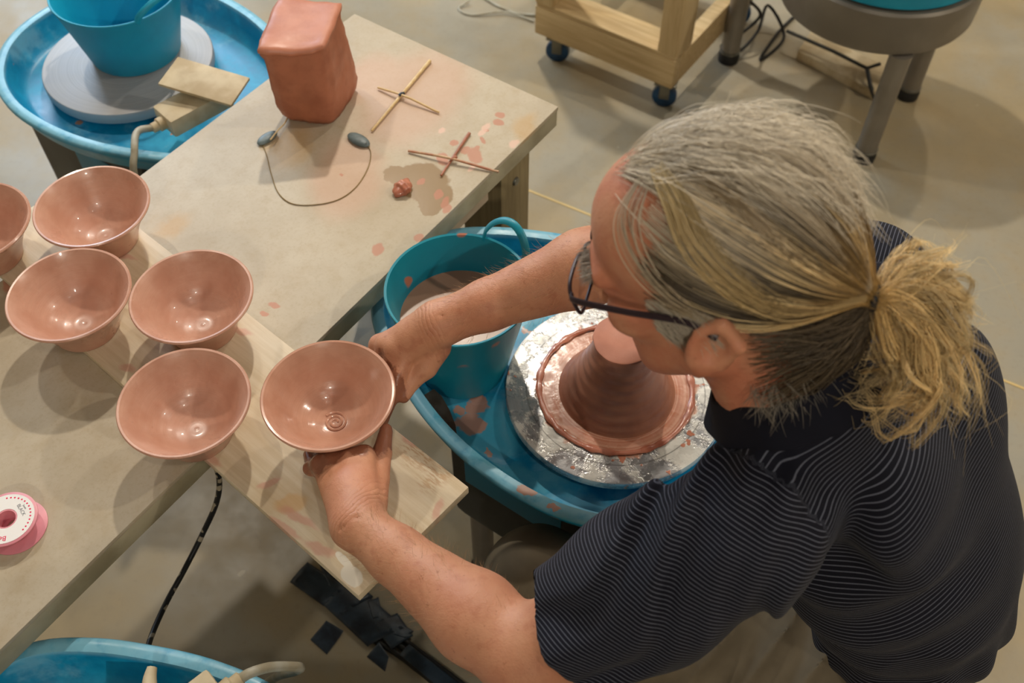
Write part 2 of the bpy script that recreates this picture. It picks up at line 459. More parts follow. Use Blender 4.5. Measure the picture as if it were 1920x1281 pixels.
def make_tabletop():
    t = NT('worn_hardboard_tabletop'); co = t.obj()
    n1 = t.noise(co, 6, 6, 0.65); n2 = t.noise(co, 34, 5, 0.6); n3 = t.noise(co, 220, 3)
    col = t.mix(t.ramp(n1, 0.35, 0.68), rgb(190, 179, 158), rgb(178, 165, 142))
    col = t.mix(t.ramp(n2, 0.45, 0.75, 0, 0.5), col, rgb(172, 154, 124))
    col = t.mix(t.ramp(n3, 0.45, 0.8, 0, 0.3), col, rgb(160, 140, 108))
    # pinkish dried slip areas
    pink = [tuple(tl(775, 180)[:2]) + (0.13, 0.085, 0.2), tuple(tl(650, 330)[:2]) + (0.09, 0.06, 0.6), tuple(tl(700, 150)[:2]) + (0.07, 0.06, 0)]
    col = t.mix(t.math('MULTIPLY', t.blobs(co, pink, 0.02, 14, 0.35), 0.42), col, rgb(206, 160, 138))
    yel = [tuple(tl(545, 275)[:2]) + (0.05, 0.035, 0.4), tuple(tl(985, 240)[:2]) + (0.035, 0.02, 0.4), tuple(tl(320, 425)[:2]) + (0.03, 0.02, 0)]
    col = t.mix(t.math('MULTIPLY', t.blobs(co, yel, 0.02, 30, 0.5), 0.45), col, rgb(190, 148, 84))
    # the wet ring around the scrap of clay
    wet = [tuple(tl(790, 340)[:2]) + (0.042, 0.046, 0.2), tuple(tl(815, 368)[:2]) + (0.036, 0.028, 0.3), tuple(tl(745, 330)[:2]) + (0.020, 0.026, 0.0), tuple(tl(805, 395)[:2]) + (0.014, 0.014, 0.3)]
    wm = t.blobs(co, wet, 0.008, 60, 0.06)
    col = t.mix(t.math('MULTIPLY', wm, 0.85), col, rgb(140, 112, 74))
    def S(x, y, rx, ry, a=0.0): return tuple(tl(x, y)[:2]) + (rx, ry, a)
    red = [S(938, 216, .007, .009), S(935, 230, .008, .01), S(852, 268, .008, .007), S(905, 263, .009, .004, 1.1), S(893, 278, .007, .005),
           S(890, 292, .020, .012, .9), S(830, 298, .015, .010, .8), S(872, 282, .010, .008), S(708, 468, .013, .009, .5), S(785, 446, .009, .007),
           S(515, 573, .005, .010, .3), S(496, 588, .004, .007, .2), S(822, 365, .012, .007, .5), S(790, 340, .009, .006), S(835, 380, .013, .006, .4),
           S(838, 392, .011, .006, .3), S(912, 245, .005, .004), S(640, 328, .003, .003), S(20, 520, .03, .01, .7), S(500, 900, .004, .012)]
    rm = t.blobs(co, red, 0.004, 90, 0.18)
    col = t.mix(t.math('MULTIPLY', rm, 0.75), col, rgb(186, 122, 98))
    pale = [S(912, 238, .010, .006), S(905, 248, .010, .005), S(963, 270, .011, .007), S(828, 245, .008, .006), S(885, 316, .008, .004)]
    col = t.mix(t.math('MULTIPLY', t.blobs(co, pale, 0.005, 90, 0.3), 0.7), col, rgb(226, 188, 170))
    t.bump(t.math('ADD', n3, t.math('MULTIPLY', n2, 0.5)), 0.12, 0.0006)
    return t.fin(col, t.ramp(wm, 0, 1, 0.55, 0.28))
M['tabletop'] = make_tabletop()
link('tabletop', box_mesh('tabletop', (0, -TABLE_W, TZ - 0.008), (TABLE_LEN, -0.0, TZ), 0.0012), M['tabletop'], tb)
link('core_board', box_mesh('core_board', (0.006, -TABLE_W + 0.004, TZ - 0.040), (TABLE_LEN - .006, -0.006, TZ - 0.0082), 0.002), M['edge_band'], tb)
link('edge_strip', box_mesh('edge_strip', (0.002, -0.006, TZ - 0.041), (TABLE_LEN, -0.0005, TZ - 0.0082), 0.0012), M['edge_band'], tb)
link('apron', box_mesh('apron', (0.10, -0.075, TZ - 0.0565), (TABLE_LEN - 0.1, -0.05, TZ - 0.041), 0.002), M['apron'], tb)
link('apron', box_mesh('apron', (0.10, -TABLE_W + 0.05, TZ - 0.0565), (TABLE_LEN - 0.1, -TABLE_W + 0.075, TZ - 0.041), 0.002), M['apron'], tb)
for lx in (0.045, TABLE_LEN - 0.14):
    for ly in (-0.115, -TABLE_W + 0.03):
        lg = link('leg', box_mesh('leg', (lx, ly, 0.0), (lx + 0.088, ly + 0.088, TZ - 0.0405), 0.004), M['leg_wood'], tb)
        if lx < 0.1 and ly > -0.2:
            bolt = lathe_mesh('bolt', [(0, 0.004), (0.007, 0.0035), (0.0085, 0.0), (0.0085, -0.004)], 16)
            link('bolt', bolt, M['zinc'], lg, (lx + 0.045, ly + 0.0885, TZ - 0.12), (-pi / 2, 0, 0))
link('side_panel', box_mesh('side_panel', (0.16, -0.045, TZ - 0.115), (0.30, -0.035, TZ - 0.0425), 0.002), M['panel_white'], tb)

# ------------------------------------------------------------------ ware board under the bowls
BZ = TZ + 0.0155
bp = [at(868, 905, BZ), at(672, 1118, BZ)]
bdir = np.array([cos(radians(139.0)), sin(radians(139.0))])
corner = bp[1]; ang = radians(139.0)
wb = thing('ware_board', 'pale plywood ware board lying across the table with thrown bowls on it', 'board', (corner[0], corner[1], TZ), ang)
wl_ = tolocal(wb, [bp[0]])[0]
BLEN = tolocal(wb, [at(67, 383, BZ)])[0][0]
BW = -wl_[1]
def make_ware():
    t = NT('stained_plywood'); co = t.obj()
    g = t.noise(t.scalev(co, (2.2, 40, 40)), 3.0, 6, 0.65, dist=0.3)
    n1 = t.noise(co, 9, 5)
    col = t.mix(t.ramp(g, 0.3, 0.75), rgb(222, 208, 182), rgb(206, 188, 156))
    col = t.mix(t.ramp(n1, 0.5, 0.75, 0, 0.5), col, rgb(196, 168, 126))
    def S(x, y, rx, ry, a=0.0): return tuple(tolocal(wb, [at(x, y, BZ)])[0][:2]) + (rx, ry, a)
    rust = [S(790, 850, .030, .022, .5), S(818, 885, .018, .03, .2)]
    rim = t.math('MULTIPLY', t.blobs(co, rust, 0.006, 60, 0.5), t.ramp(t.noise(t.scalev(co, (20, 90, 20)), 4, 4), 0.42, 0.6))
    col = t.mix(t.math('MULTIPLY', rim, 0.6), col, rgb(176, 130, 84))
    y2 = [S(545, 945, .02, .012, .9), S(640, 985, .02, .012, .3)]
    col = t.mix(t.math('MULTIPLY', t.blobs(co, y2, 0.006, 60, 0.25), 0.5), col, rgb(206, 158, 92))
    red = [S(505, 905, .012, .004, 1.2), S(560, 970, .028, .006, .2), S(770, 825, .014, .007, .2), S(390, 860, .02, .006, .3), S(600, 1030, .02, .006, .3),
           S(240, 690, .012, .005, .3), S(232, 480, .02, .006, .4), S(820, 955, .014, .005, -1.2), S(530, 990, .03, .005, .1), S(450, 620, .02, .005, .4)]
    col = t.mix(t.math('MULTIPLY', t.blobs(co, red, 0.008, 50, 0.4), 0.55), col, rgb(204, 140, 124))
    wh = [S(646, 1052, .016, .0055, -.1), S(660, 1080, .016, .011, -.2)]
    col = t.mix(t.blobs(co, wh, 0.003, 70, 0.08), col, rgb(232, 228, 214))
    t.bump(g, 0.1)
    return t.fin(col, 0.55)
M['ware'] = make_ware()
link('plank', box_mesh('plank', (0, -BW, 0.0005), (BLEN, 0, BZ - TZ), 0.0015), M['ware'], wb)

# ------------------------------------------------------------------ bowls
def bowl_profile(h=0.074, R=0.0816, foot=0.046):
    ro = lambda u: foot + (R - foot) * (0.50 * u + 0.50 * u ** 1.8)
    P = [(0, 0.0), (foot * 0.6, 0.0), (foot - 0.002, 0.0), (foot, 0.002)]
    for k in range(1, 15):
        u = k / 14
        P.append((ro(u), 0.002 + (h - 0.004) * u))
    P += [(R + 0.0016, h - 0.0015), (R + 0.0018, h + 0.0002), (R + 0.0004, h + 0.0018), (R - 0.0022, h + 0.0014), (R - 0.0042, h - 0.001)]
    for k in range(1, 26):
        u = 1 - k / 26
        z = 0.0085 + (h - 0.011) * u ** 1.75
        cap = ro(min(1, max(0, (z - 0.002) / (h - 0.004)))) - 0.0046
        r = (R - 0.005) * u ** 0.70
        d_ = cap - r; kk = 0.008                # smooth minimum of the two
        q = min(1, max(0, 0.5 + 0.5 * d_ / kk))
        r = cap * (1 - q) + r * q - kk * q * (1 - q) * 0.6
        P.append((r, z + 0.0002 * sin(k * 2.1)))
    P += [(0.0045, 0.0092), (0.0025, 0.0090), (0, 0.0088)]
    return P
bowl_me = lathe_mesh('bowl', bowl_profile(), 96)
BOWLS = [((-55, 418), 'freshly thrown clay bowl cut off by the left edge of the picture'),
         ((172, 386), 'freshly thrown clay bowl nearest the blue wheel behind the table, with bright gleams inside'),
         ((129, 551), 'freshly thrown clay bowl with a small dot in its middle, at the left'),
         ((359, 554), 'dull clay bowl beside the bare tabletop, on the far side of the board'),
         ((345, 753), 'freshly thrown clay bowl standing next to the bowl held in the hands')]
for i, ((x, y), lab) in enumerate(BOWLS):
    c = at(x, y, BZ + 0.074)
    o = link('clay_bowl', bowl_me if i < 1 else bowl_me, M['bowl'], None, (c[0], c[1], BZ + 0.0002), (0, 0, i * 1.3))
    tag(o, lab, 'bowl', 'thrown bowls on the ware board')
HB = at(615, 739, 0.790)            # rim centre of the bowl in the hands
HBZ = 0.790 - 0.074
hb_me = bowl_me.copy(); hb_me.materials.clear()
# a small spiral left by the finger in the middle
hb = link('clay_bowl', hb_me, M['bowl_wet'], None, (HB[0], HB[1], HBZ))
tag(hb, 'glossy wet clay bowl held in both hands over the board', 'bowl', 'thrown bowls on the ware board')
sw = []
for k in range(90):
    u = k / 89; a_ = u * 2 * pi * 2.4
    r_ = 0.003 + 0.0125 * u
    sw.append((r_ * cos(a_), r_ * sin(a_), 0.0090 + 0.0625 * (r_ / 0.0766) ** 2.5))
tube('finger_spiral', sw, 0.0016, M['bowl_wet'], hb, sides=6, world=False)

# ------------------------------------------------------------------ block of clay
def clay_block():
    zt = 0.842
    top = [at(481, 98, zt), at(607, 88, zt), at(641, 4, zt), at(521, -4, zt)]
    bot = [(-.395, 1.335, TZ), (-.300, 1.316, TZ), (-.262, 1.425, TZ), (-.365, 1.445, TZ)]
    c0 = np.mean(bot, 0)
    n = 15
    o = thing('clay_block', 'upright block of fresh reddish brown clay with a flat cut top', 'clay', (c0[0], c0[1], TZ))
    top = tolocal(o, top); bot = tolocal(o, bot)
    def P(u, v, w):
        a = (1 - u) * (1 - v) * bot[0] + u * (1 - v) * bot[1] + u * v * bot[2] + (1 - u) * v * bot[3]
        b = (1 - u) * (1 - v) * top[0] + u * (1 - v) * top[1] + u * v * top[2] + (1 - u) * v * top[3]
        p = a * (1 - w) + b * w
        # bulging sides, rounded lower edges
        cu, cv = u - .5, v - .5
        bul = 1 + 0.09 * sin(pi * min(1, w * 1.15)) * (1 - w) 
        cen = (a.mean() * 0)
        mid = (1 - w) * bot.mean(0) + w * top.mean(0)
        s = bul
        e = max(abs(cu), abs(cv)) * 2; cor = min(abs(cu), abs(cv)) * 2
        s *= 1 - 0.10 * max(0, cor - 0.6) / 0.4 * (1 if w < .9 else .5)
        if w < 0.14: s *= 1 - 0.12 * ((0.14 - w) / 0.14) ** 2
        p[:2] = mid[:2] + (p[:2] - mid[:2]) * s
        return p
    bm = bmesh.new(); g = {}
    def V(i, j, k):
        if (i, j, k) not in g:
            p = P(i / n, j / n, k / n)
            rr = random.Random(i * 977 + j * 131 + k)
            nz = 0.0012
            p = p + np.array([rr.uniform(-nz, nz), rr.uniform(-nz, nz), 0 if k in (0, ) else rr.uniform(-nz, nz) * .5])
            if k == n: p[2] += 0.004 * cos(i / n * 5) * (1 if j < 4 else .4) - 0.002
            g[(i, j, k)] = bm.verts.new(p)
        return g[(i, j, k)]
    for a in range(n):
        for b in range(n):
            for q in (((a, b, 0), (a, b + 1, 0), (a + 1, b + 1, 0), (a + 1, b, 0)),
                      ((a, 0, b), (a + 1, 0, b), (a + 1, 0, b + 1), (a, 0, b + 1)), ((a, n, b), (a, n, b + 1), (a + 1, n, b + 1), (a + 1, n, b)),
                      ((0, a, b), (0, a, b + 1), (0, a + 1, b + 1), (0, a + 1, b)), ((n, a, b), (n, a + 1, b), (n, a + 1, b + 1), (n, a, b + 1))):
                bm.faces.new([V(*t) for t in q])
    # slightly overhanging lip of the cut top
    me = bm_mesh('block_body', bm)
    link('block_body', me, M['block'], o)
    bm = bmesh.new(); g.clear()
    g2 = {}
    for i in range(n + 1):
        for j in range(n + 1):
            p = P(i / n, j / n, 1.0); m = top.mean(0)
            p[:2] = m[:2] + (p[:2] - m[:2]) * 1.035
            p[2] += 0.004 * cos(i / n * 5) * (1 if j < 4 else .4) + 0.0015
            if i in (0, n) or j in (0, n): p[2] -= 0.0035; p[:2] += np.array([sin(i * 1.7 + j), cos(i * 1.3 + j * 2)]) * 0.0008
            g2[(i, j)] = bm.verts.new(p)
    fs = []
    for i in range(n):
        for j in range(n):
            fs.append(bm.faces.new([g2[(i, j)], g2[(i + 1, j)], g2[(i + 1, j + 1)], g2[(i, j + 1)]]))
    ex = bmesh.ops.extrude_face_region(bm, geom=fs)
    for v in [e for e in ex['geom'] if isinstance(e, bmesh.types.BMVert)]: v.co.z -= 0.006
    link('cut_face', bm_mesh('cut_face', bm), M['block_top'], o)
clay_block()

# ------------------------------------------------------------------ stick gauges, cutting wire, clay scrap
def gauge(label, s1, s2, tiepx, m1, m2, r1, r2):
    z = TZ + r1
    a, b = at(*s1[0], z), at(*s1[1], z); c, d2 = at(*s2[0], z + r1 + r2), at(*s2[1], z + r1 + r2)
    t0 = at(*tiepx, z + r1)
    o = thing('stick_gauge', label, 'gauge', (t0[0], t0[1], TZ), 0, 'crossed stick gauges on the table')
    u = np.linspace(0, 1, 14)[:, None]
    tube('stick', a + (b - a) * u, r1 * (1 - 0.35 * u[:, 0]), m1, o, 8)
    pp = c + (d2 - c) * u; pp[:, 2] = z + (r1 + r2) * np.clip(1.25 - 2.6 * np.abs(u[:, 0] - 0.45), 0.0, 1)
    tube('crossbar', pp, r2, m2, o, 8)
    tube('binding', [t0 + np.array([-.004, -.003, 0.001]), t0 + np.array([0, 0, .003]), t0 + np.array([.004, .003, .001])], 0.0028, M['tape'] if m1 is M['bamboo'] else M['stick_clay'], o, 8)
gauge('clean pale bamboo stick gauge tied in a cross beside the clay block', ((806, 114), (697, 245)), ((708, 160), (823, 206)), (753, 178), M['bamboo'], M['bamboo'], 0.0034, 0.0019)
gauge('clay-coated stick gauge lying crossed at the table edge', ((880, 250), (827, 329)), ((765, 279), (935, 318)), (851, 298), M['stick_clay'], M['stick_half'], 0.0030, 0.0021)

wz = TZ + 0.0012
wt = thing('cutting_wire', 'thin clay cutting wire with two grey oval toggles lying in a loop', 'wire', (*at(600, 320, TZ)[:2], TZ))
wp = spline([at(*p, wz) for p in [(493, 272), (500, 292), (508, 325), (522, 362), (548, 382), (590, 384), (635, 374), (668, 350), (690, 315), (695, 285), (684, 268)]], 60)
tube('wire_strand', wp, 0.0008, M['wire'], wt, 6)
tube('wire_end', spline([at(507, 262, wz + .009), at(522, 243, wz + .006), at(533, 232, wz + 0.004), at(541, 217, wz + .004)], 12), 0.0013, M['bamboo'], wt, 6)
def toggle(x, y, x2, y2):
    a, b = at(x, y, TZ), at(x2, y2, TZ)
    c = tolocal(wt, [(a + b) / 2])[0]; dv = b - a; L = np.linalg.norm(dv) / 2
    v, f = [], []
    prof = [(0, 0), (0.7, 0.0), (0.95, 0.0018), (1, 0.0035), (0.93, 0.0055), (0.7, 0.0072), (0.35, 0.0080), (0, 0.0082)]
    me = lathe_mesh('toggle', [(r, z) for r, z in prof], 28)
    for vv in me.vertices: vv.co.x *= L; vv.co.y *= L * 0.5
    o = link('toggle', me, M['toggle'], wt, c + np.array([0, 0, 0.0002]), (0, 0, atan2(dv[1], dv[0])))
    hole = lathe_mesh('wire_hole', [(0, 0.0002), (0.0018, 0.0002), (0.0024, 0.0), (0.0024, -0.001), (0, -0.001)], 12)
    link('wire_hole', hole, M['dark_metal'], o, (L * 0.72, 0, 0.0068))
toggle(484, 274, 519, 250); toggle(654, 254, 692, 277)

def lump(name, c, r, mat, seed, label=None, cat=None, flat=0.8):
    bm = bmesh.new(); bmesh.ops.create_icosphere(bm, subdivisions=4, radius=1)
    rg = np.random.default_rng(seed)
    dirs = rg.normal(size=(9, 3)); dirs /= np.linalg.norm(dirs, axis=1)[:, None]; am = rg.uniform(-.35, .45, 9)
    for v in bm.verts:
        p = np.array(v.co); k = 1 + sum(a * max(0, (p @ d)) ** 6 for a, d in zip(am, dirs)) + 0.10 * sin(p[0] * 7 + seed) * cos(p[1] * 8)
        p = p * k * r; p[2] = max(p[2] * flat, -r * 0.5)
        v.co = p
    me = bm_mesh(name, bm)
    zmin = min(v.co.z for v in me.vertices)
    o = link(name, me, mat, None, (c[0], c[1], c[2] - zmin))
    if label: tag(o, label, cat)
    return o
lump('clay_scrap', at(755, 358, TZ), 0.0145, M['clay_wet_dark'], 5, 'small torn scrap of wet clay sitting in the damp ring', 'clay')

# ------------------------------------------------------------------ ribbon spool
sp0 = at(12, 974, TZ + 0.02)
sp = thing('ribbon_spool', 'pink ribbon spool with white printed label and red dots', 'spool', (sp0[0], sp0[1], TZ), radians(20))
def flange(z0, z1, r): return lathe_mesh('flange', [(0.0125, z0), (r - .001, z0), (r, z0 + .0005), (r, z1 - .0005), (r - .001, z1), (0.0125, z1), (0.0125, z0)], 64)
link('bottom_flange', flange(0.0, 0.0022, 0.0375), M['spool_pink'], sp, (0.005, -0.003, 0))
link('top_flange', flange(0.019, 0.0212, 0.0375), M['spool_pink'], sp)
link('hub', lathe_mesh('hub', [(0.0115, 0.002), (0.0128, 0.002), (0.0128, 0.0213), (0.0115, 0.0213), (0.0115, 0.002)], 40), M['spool_pink'], sp)
link('wound_ribbon', lathe_mesh('wound_ribbon', [(0.0129, 0.003), (0.026, 0.003), (0.027, 0.011), (0.026, 0.0188), (0.0129, 0.0188), (.0129, .003)], 48), M['ribbon'], sp)
lab_ = link('paper_label', lathe_mesh('paper_label', [(0.0135, 0.0212), (0.0340, 0.0212), (0.0340, 0.0216), (0.0135, 0.0216), (.0135, .0212)], 64), M['spool_white'], sp)
for k in range(15):
    a_ = radians(-30 + k * 9.6) - radians(20)
    link('red_dot', lathe_mesh('red_dot', [(0, 0.00015), (0.0011, 0.00012), (0.0012, 0)], 10), M['print_red'], lab_, (0.0292 * cos(a_), 0.0292 * sin(a_), 0.0216))
def text(name, body, size, mat, parent, loc, rz):
    cu = bpy.data.curves.new(name, 'FONT'); cu.body = body; cu.size = size; cu.extrude = 0.00006
    cu.align_x = 'CENTER'; cu.align_y = 'CENTER'
    o = bpy.data.objects.new(name, cu); COL.objects.link(o)
    dg = bpy.context.evaluated_depsgraph_get(); dg.update()
    me = bpy.data.meshes.new_from_object(o.evaluated_get(dg))
    bpy.data.objects.remove(o)
    me.materials.clear()
    return link(name, me, mat, parent, loc, (0, 0, rz), smooth=False)
def polar(r, deg): 
    a_ = radians(deg) - radians(20); return (r * cos(a_), r * sin(a_), 0.02175)
text('lettering', 'BLACK', 0.0062, M['print_grey'], lab_, polar(0.0195, 38), radians(38 - 90 - 20))
text('lettering', '5mm', 0.0036, M['print_grey'], lab_, polar(0.0245, 42), radians(42 - 90 - 20))
text('lettering', 'Be', 0.0092, M['print_red'], lab_, polar(0.0270, -82), radians(-82 + 90 - 20 + 180))

# ------------------------------------------------------------------ pottery wheels
AX = radians(145.0)
WC = np.array([0.152, 0.842])
def pan_outline(n=120):
    """plan of the splash pan in the wheel's frame: round at the back, long blunt nose towards +x"""
    key = [(-0.235, 0.0), (-0.226, 0.075), (-0.195, 0.14), (-0.135, 0.197), (-0.06, 0.229), (0.02, 0.238), (0.104, 0.232), (0.182, 0.213), (0.253, 0.184), (0.318, 0.150), (0.372, 0.108), (0.402, 0.056), (0.410, 0.0)]
    up_ = np.array(key); dn = up_[-2:0:-1] * [1, -1]
    pts = np.vstack([up_, dn]); m = len(pts)
    p = np.vstack([pts[-2:], pts, pts[:3]]); p3 = np.c_[p, np.zeros(len(p))]
    t = np.linspace(0, m, n, endpoint=False)
    i = t.astype(int) + 1; u = (t - t.astype(int))[:, None]
    a, b, c, d = p3[i], p3[i + 1], p3[i + 2], p3[i + 3]
    r = 0.5 * (2 * b + (c - a) * u + (2 * a - 5 * b + 4 * c - d) * u ** 2 + (3 * b - a - 3 * c + d) * u ** 3)
    return r[::-1][:, :2]
def pan_mesh():
    o = pan_outline(); n = len(o)
    tn = np.roll(o, -1, 0) - np.roll(o, 1, 0); tn /= np.linalg.norm(tn, axis=1)[:, None]
    nr = np.c_[-tn[:, 1], tn[:, 0]]
    if ((o + nr * .01) ** 2).sum() > (o ** 2).sum(): nr = -nr      # inward
    rings = [(0.060, 0.556), (0.030, 0.560), (0.016, 0.575), (0.006, 0.600), (0.000, 0.610), (-0.001, 0.617), (0.002, 0.6210), (0.010, 0.6217), (0.018, 0.6207), (0.0205, 0.614), (0.026, 0.592), (0.034, 0.573), (0.045, 0.567), (0.075, 0.565)]
    V, Fc = [], []
    for off, z in rings: V += [(p[0] + q[0] * off, p[1] + q[1] * off, z) for p, q in zip(o, nr)]
    m = len(rings)
    for r in range(m - 1):
        for k in range(n):
            l = (k + 1) % n
            Fc.append((r * n + k, r * n + l, (r + 1) * n + l, (r + 1) * n + k))
    c1 = len(V); V.append((0.03, 0, 0.566)); c2 = len(V); V.append((0.03, 0, 0.555))
    for k in range(n):
        l = (k + 1) % n
        Fc.append(((m - 1) * n + k, (m - 1) * n + l, c1)); Fc.append((l, k, c2))
    me = mesh('splash_pan', V, Fc)
    bm = bmesh.new(); bm.from_mesh(me); bmesh.ops.recalc_face_normals(bm, faces=bm.faces); bm.to_mesh(me); bm.free()
    return autosmooth(me, 50)
PAN = pan_mesh()
HEAD_C = lathe_mesh('wheel_head', [(0, 0.583), (0.156, 0.583), (0.1605, 0.585), (0.162, 0.589), (0.162, 0.5955), (0.1605, 0.5995), (0.158, 0.6), (0, 0.6)], 96)
HEAD_B = lathe_mesh('wheel_head', [(0, 0.577), (0.155, 0.577), (0.160, 0.579), (0.161, 0.584), (0.161, 0.5965), (0.1595, 0.5995), (0.157, 0.6), (0, 0.6)], 96)
BODY = None
def wheel(label, loc, rz, head_me, head_mat, pan_mat=None):
    o = thing('pottery_wheel', label, 'pottery wheel', loc, rz, 'pottery wheels around the table')
    link('splash_pan', PAN if pan_mat is None else PAN.copy(), pan_mat or M['pan'], o)
    h = link('wheel_head', head_me, head_mat, o)
    link('shaft', lathe_mesh('shaft', [(0, 0.5), (0.03, 0.5), (0.03, 0.584), (0, 0.584)], 24), M['dark_metal'], o)
    b = link('motor_housing', box_mesh('motor_housing', (-0.17, -0.165, 0.26), (0.20, 0.165, 0.554), 0.03, 3), M['dark_metal'], o)
    link('name_panel', box_mesh('name_panel', (-0.02, 0.1645, 0.40), (0.16, 0.1665, 0.50), 0.001), M['label_blue'], b)
    link('name_panel', box_mesh('name_panel', (-0.02, -0.1665, 0.40), (0.16, -0.1645, 0.50), 0.001), M['label_blue'], b)
    for sx, sy in ((-0.13, 0.13), (-0.13, -0.13), (0.16, 0.13), (0.16, -0.13)):
        lg = link('leg', lathe_mesh('leg', [(0, 0.02), (0.02, 0.02), (0.02, 0.275), (0, 0.275)], 20), M['grey_metal'], o, (sx, sy, 0))
        link('foot', lathe_mesh('foot', [(0, 0.0), (0.026, 0.0), (0.027, 0.012), (0.021, 0.024), (0, 0.024)], 20), M['black_rubber'], lg)
    return o
wheel_c = wheel('pottery wheel with clay-smeared head that the man is working at', (WC[0], WC[1], 0), AX, HEAD_C, M['head_messy'], M['pan_messy'])
BCEN = at(240, 112, 0.6)
wheel_b = wheel('blue-panned pottery wheel across the table, its clean grey head carrying a bucket', (BCEN[0], BCEN[1], 0), AX + pi, HEAD_B, M['head_clean'])
wheel_a = wheel('pottery wheel cut off by the bottom edge, only its blue pan showing', (-0.337, 0.152, 0), AX, HEAD_B, M['head_clean'])
# seam of drain clip at the rear of the working pan
clip = prism_mesh('drain_plate', [(-.02, -.011), (.024, -.006), (.044, 0), (.024, .006), (-.02, .011)], 0, 0.003, 0.0008)

# clay on the wheel
hp = []
for k in range(31):
    u = k / 30
    r = 0.0405 + (0.083 - 0.0405) * (1 - u) ** 1.55 + 0.0011 * sin(u * 46) * (1 - 0.4 * u)
    hp.append((r, 0.002 + 0.114 * u))
hump = thing('clay_hump', 'tall cone of thrown clay on the wheel with a flat cut top', 'clay', (WC[0] + .002, WC[1] - .002, 0.6001))
link('cone', lathe_mesh('cone', [(0, 0.0), (0.0855, 0.0)] + hp + [(0.0385, 0.117), (0, 0.117)], 96), M['hump'], hump)
tp = lathe_mesh('cut_top', [(0, 0.1165), (0.0405, 0.1165), (0.0432, 0.1185), (0.0430, 0.1212), (0.0408, 0.1222), (0.02, 0.1222), (0, 0.1220)], 96)
for v in tp.vertices:
    a_ = atan2(v.co.y, v.co.x); rr = sqrt(v.co.x ** 2 + v.co.y ** 2)
    if rr > 0.035:
        k = 1 + 0.018 * sin(3 * a_ + 1) + 0.012 * sin(11 * a_) * (1 if v.co.z < 0.121 else 0.4)
        v.co.x *= k; v.co.y *= k
    v.co.z += 0.0016 * sin(a_ + 2.2) * rr / 0.04
link('cut_top', tp, M['hump_top'], hump)
ringp = []
for a_ in np.linspace(0, 2 * pi, 120, endpoint=False):
    ringp.append((WC[0] + 0.1125 * cos(a_), WC[1] + 0.1125 * sin(a_), 0.6024))
rad = 0.0024 + 0.0022 * np.abs(np.sin(np.arange(120) * 0.7) * np.sin(np.arange(120) * 0.23 + 1))
slipr = tube('slip_ring', ringp, rad, M['clay_wet_dark'], hump, 8, True, flat=(0.45, 1.3), up=(0, 0, 1))

# blade leaning in the nose of the working pan
kb = thing('trimming_knife', 'dark worn metal blade leaning in the corner of the blue pan', 'knife', (*at(800, 790, 0.59)[:2], 0.59))
ka, kc = at(800, 738, 0.617), at(860, 818, 0.590)
du = (kc - ka); Ls = np.linalg.norm(du)
e1 = du / Ls; e2 = np.cross(e1, [0.35, -0.25, 0.9]); e2 /= np.linalg.norm(e2); e3 = np.cross(e1, e2)
sec = [(0, -.013, .006), (0.2, -.016, .011), (0.5, -.013, .012), (0.8, -.006, .009), (1.0, .003, .005)]
kv, kf = [], []
for s_, a0, a1 in sec:
    for e_, th in ((a0, -.0008), (a1, -.0008), (a1, .0008), (a0, .0008)):
        kv.append(ka + e1 * Ls * s_ + e2 * e_ + e3 * th)
for i in range(4):
    for k in range(4): kf.append((i * 4 + k, i * 4 + (k + 1) % 4, i * 4 + 4 + (k + 1) % 4, i * 4 + 4 + k))
kf += [(3, 2, 1, 0), (16, 17, 18, 19)]
link('blade', autosmooth(mesh('blade', tolocal(kb, kv), kf), 30), M['steel_blade'], kb)

# ------------------------------------------------------------------ buckets
def bucket(label, c, z0, r0, r1, h, mat, angs, group='teal rubber buckets', hgt=0.034):
    o = thing('rubber_bucket', label, 'bucket', (c[0], c[1], z0), 0, group)
    prof = [(0, 0.0), (r0 - .004, 0.0), (r0, 0.003), (r0 + (r1 - r0) * .5, h * .5), (r1, h - .004), (r1 + 0.002, h - .001), (r1 + .0012, h + .001), (r1 - 0.002, h), (r1 - 0.0035, h - .004), (r0 + (r1 - r0) * .5 - .0035, h * .5), (r0 - .0035, 0.006), (0, 0.005)]
    link('tub', lathe_mesh('tub', prof, 72), mat, o)
    for a_ in angs:
        hw, hh = 0.42, hgt
        path = []
        for k in range(25):
            u = k / 24; th = a_ + (u - .5) * 2 * hw
            lift = hh * (sin(pi * u) ** 0.55)
            path.append(((r1 + .001 + 0.008 * lift / hh) * cos(th), (r1 + .001 + 0.008 * lift / hh) * sin(th), h - 0.004 + lift))
        pp = np.array(path)
        v, f = tube_arrays(pp, 0.0058, 8, False, (1.0, 0.45), up=None)
        link('handle', autosmooth(mesh('handle', v, f), 60), mat, o)
    return o
bk = bucket('teal bucket of slip water standing in the working wheel pan', (-0.075, 0.908), 0.5675, 0.0665, 0.1015, 0.182, M['bucket_dirty'], (radians(47),), hgt=0.048)
link('slip_water', lathe_mesh('slip_water', [(0, 0.118), (0.0870, 0.118), (0.0873, 0.1195), (0.0855, 0.1192), (0, 0.119)], 64), M['slip'], bk)
bucket('empty teal bucket standing on the grey wheel head across the table', (BCEN[0] + 0.010, BCEN[1] + 0.030), 0.6002, 0.085, 0.118, 0.137, M['bucket'], (radians(-34), radians(146)), hgt=0.032)

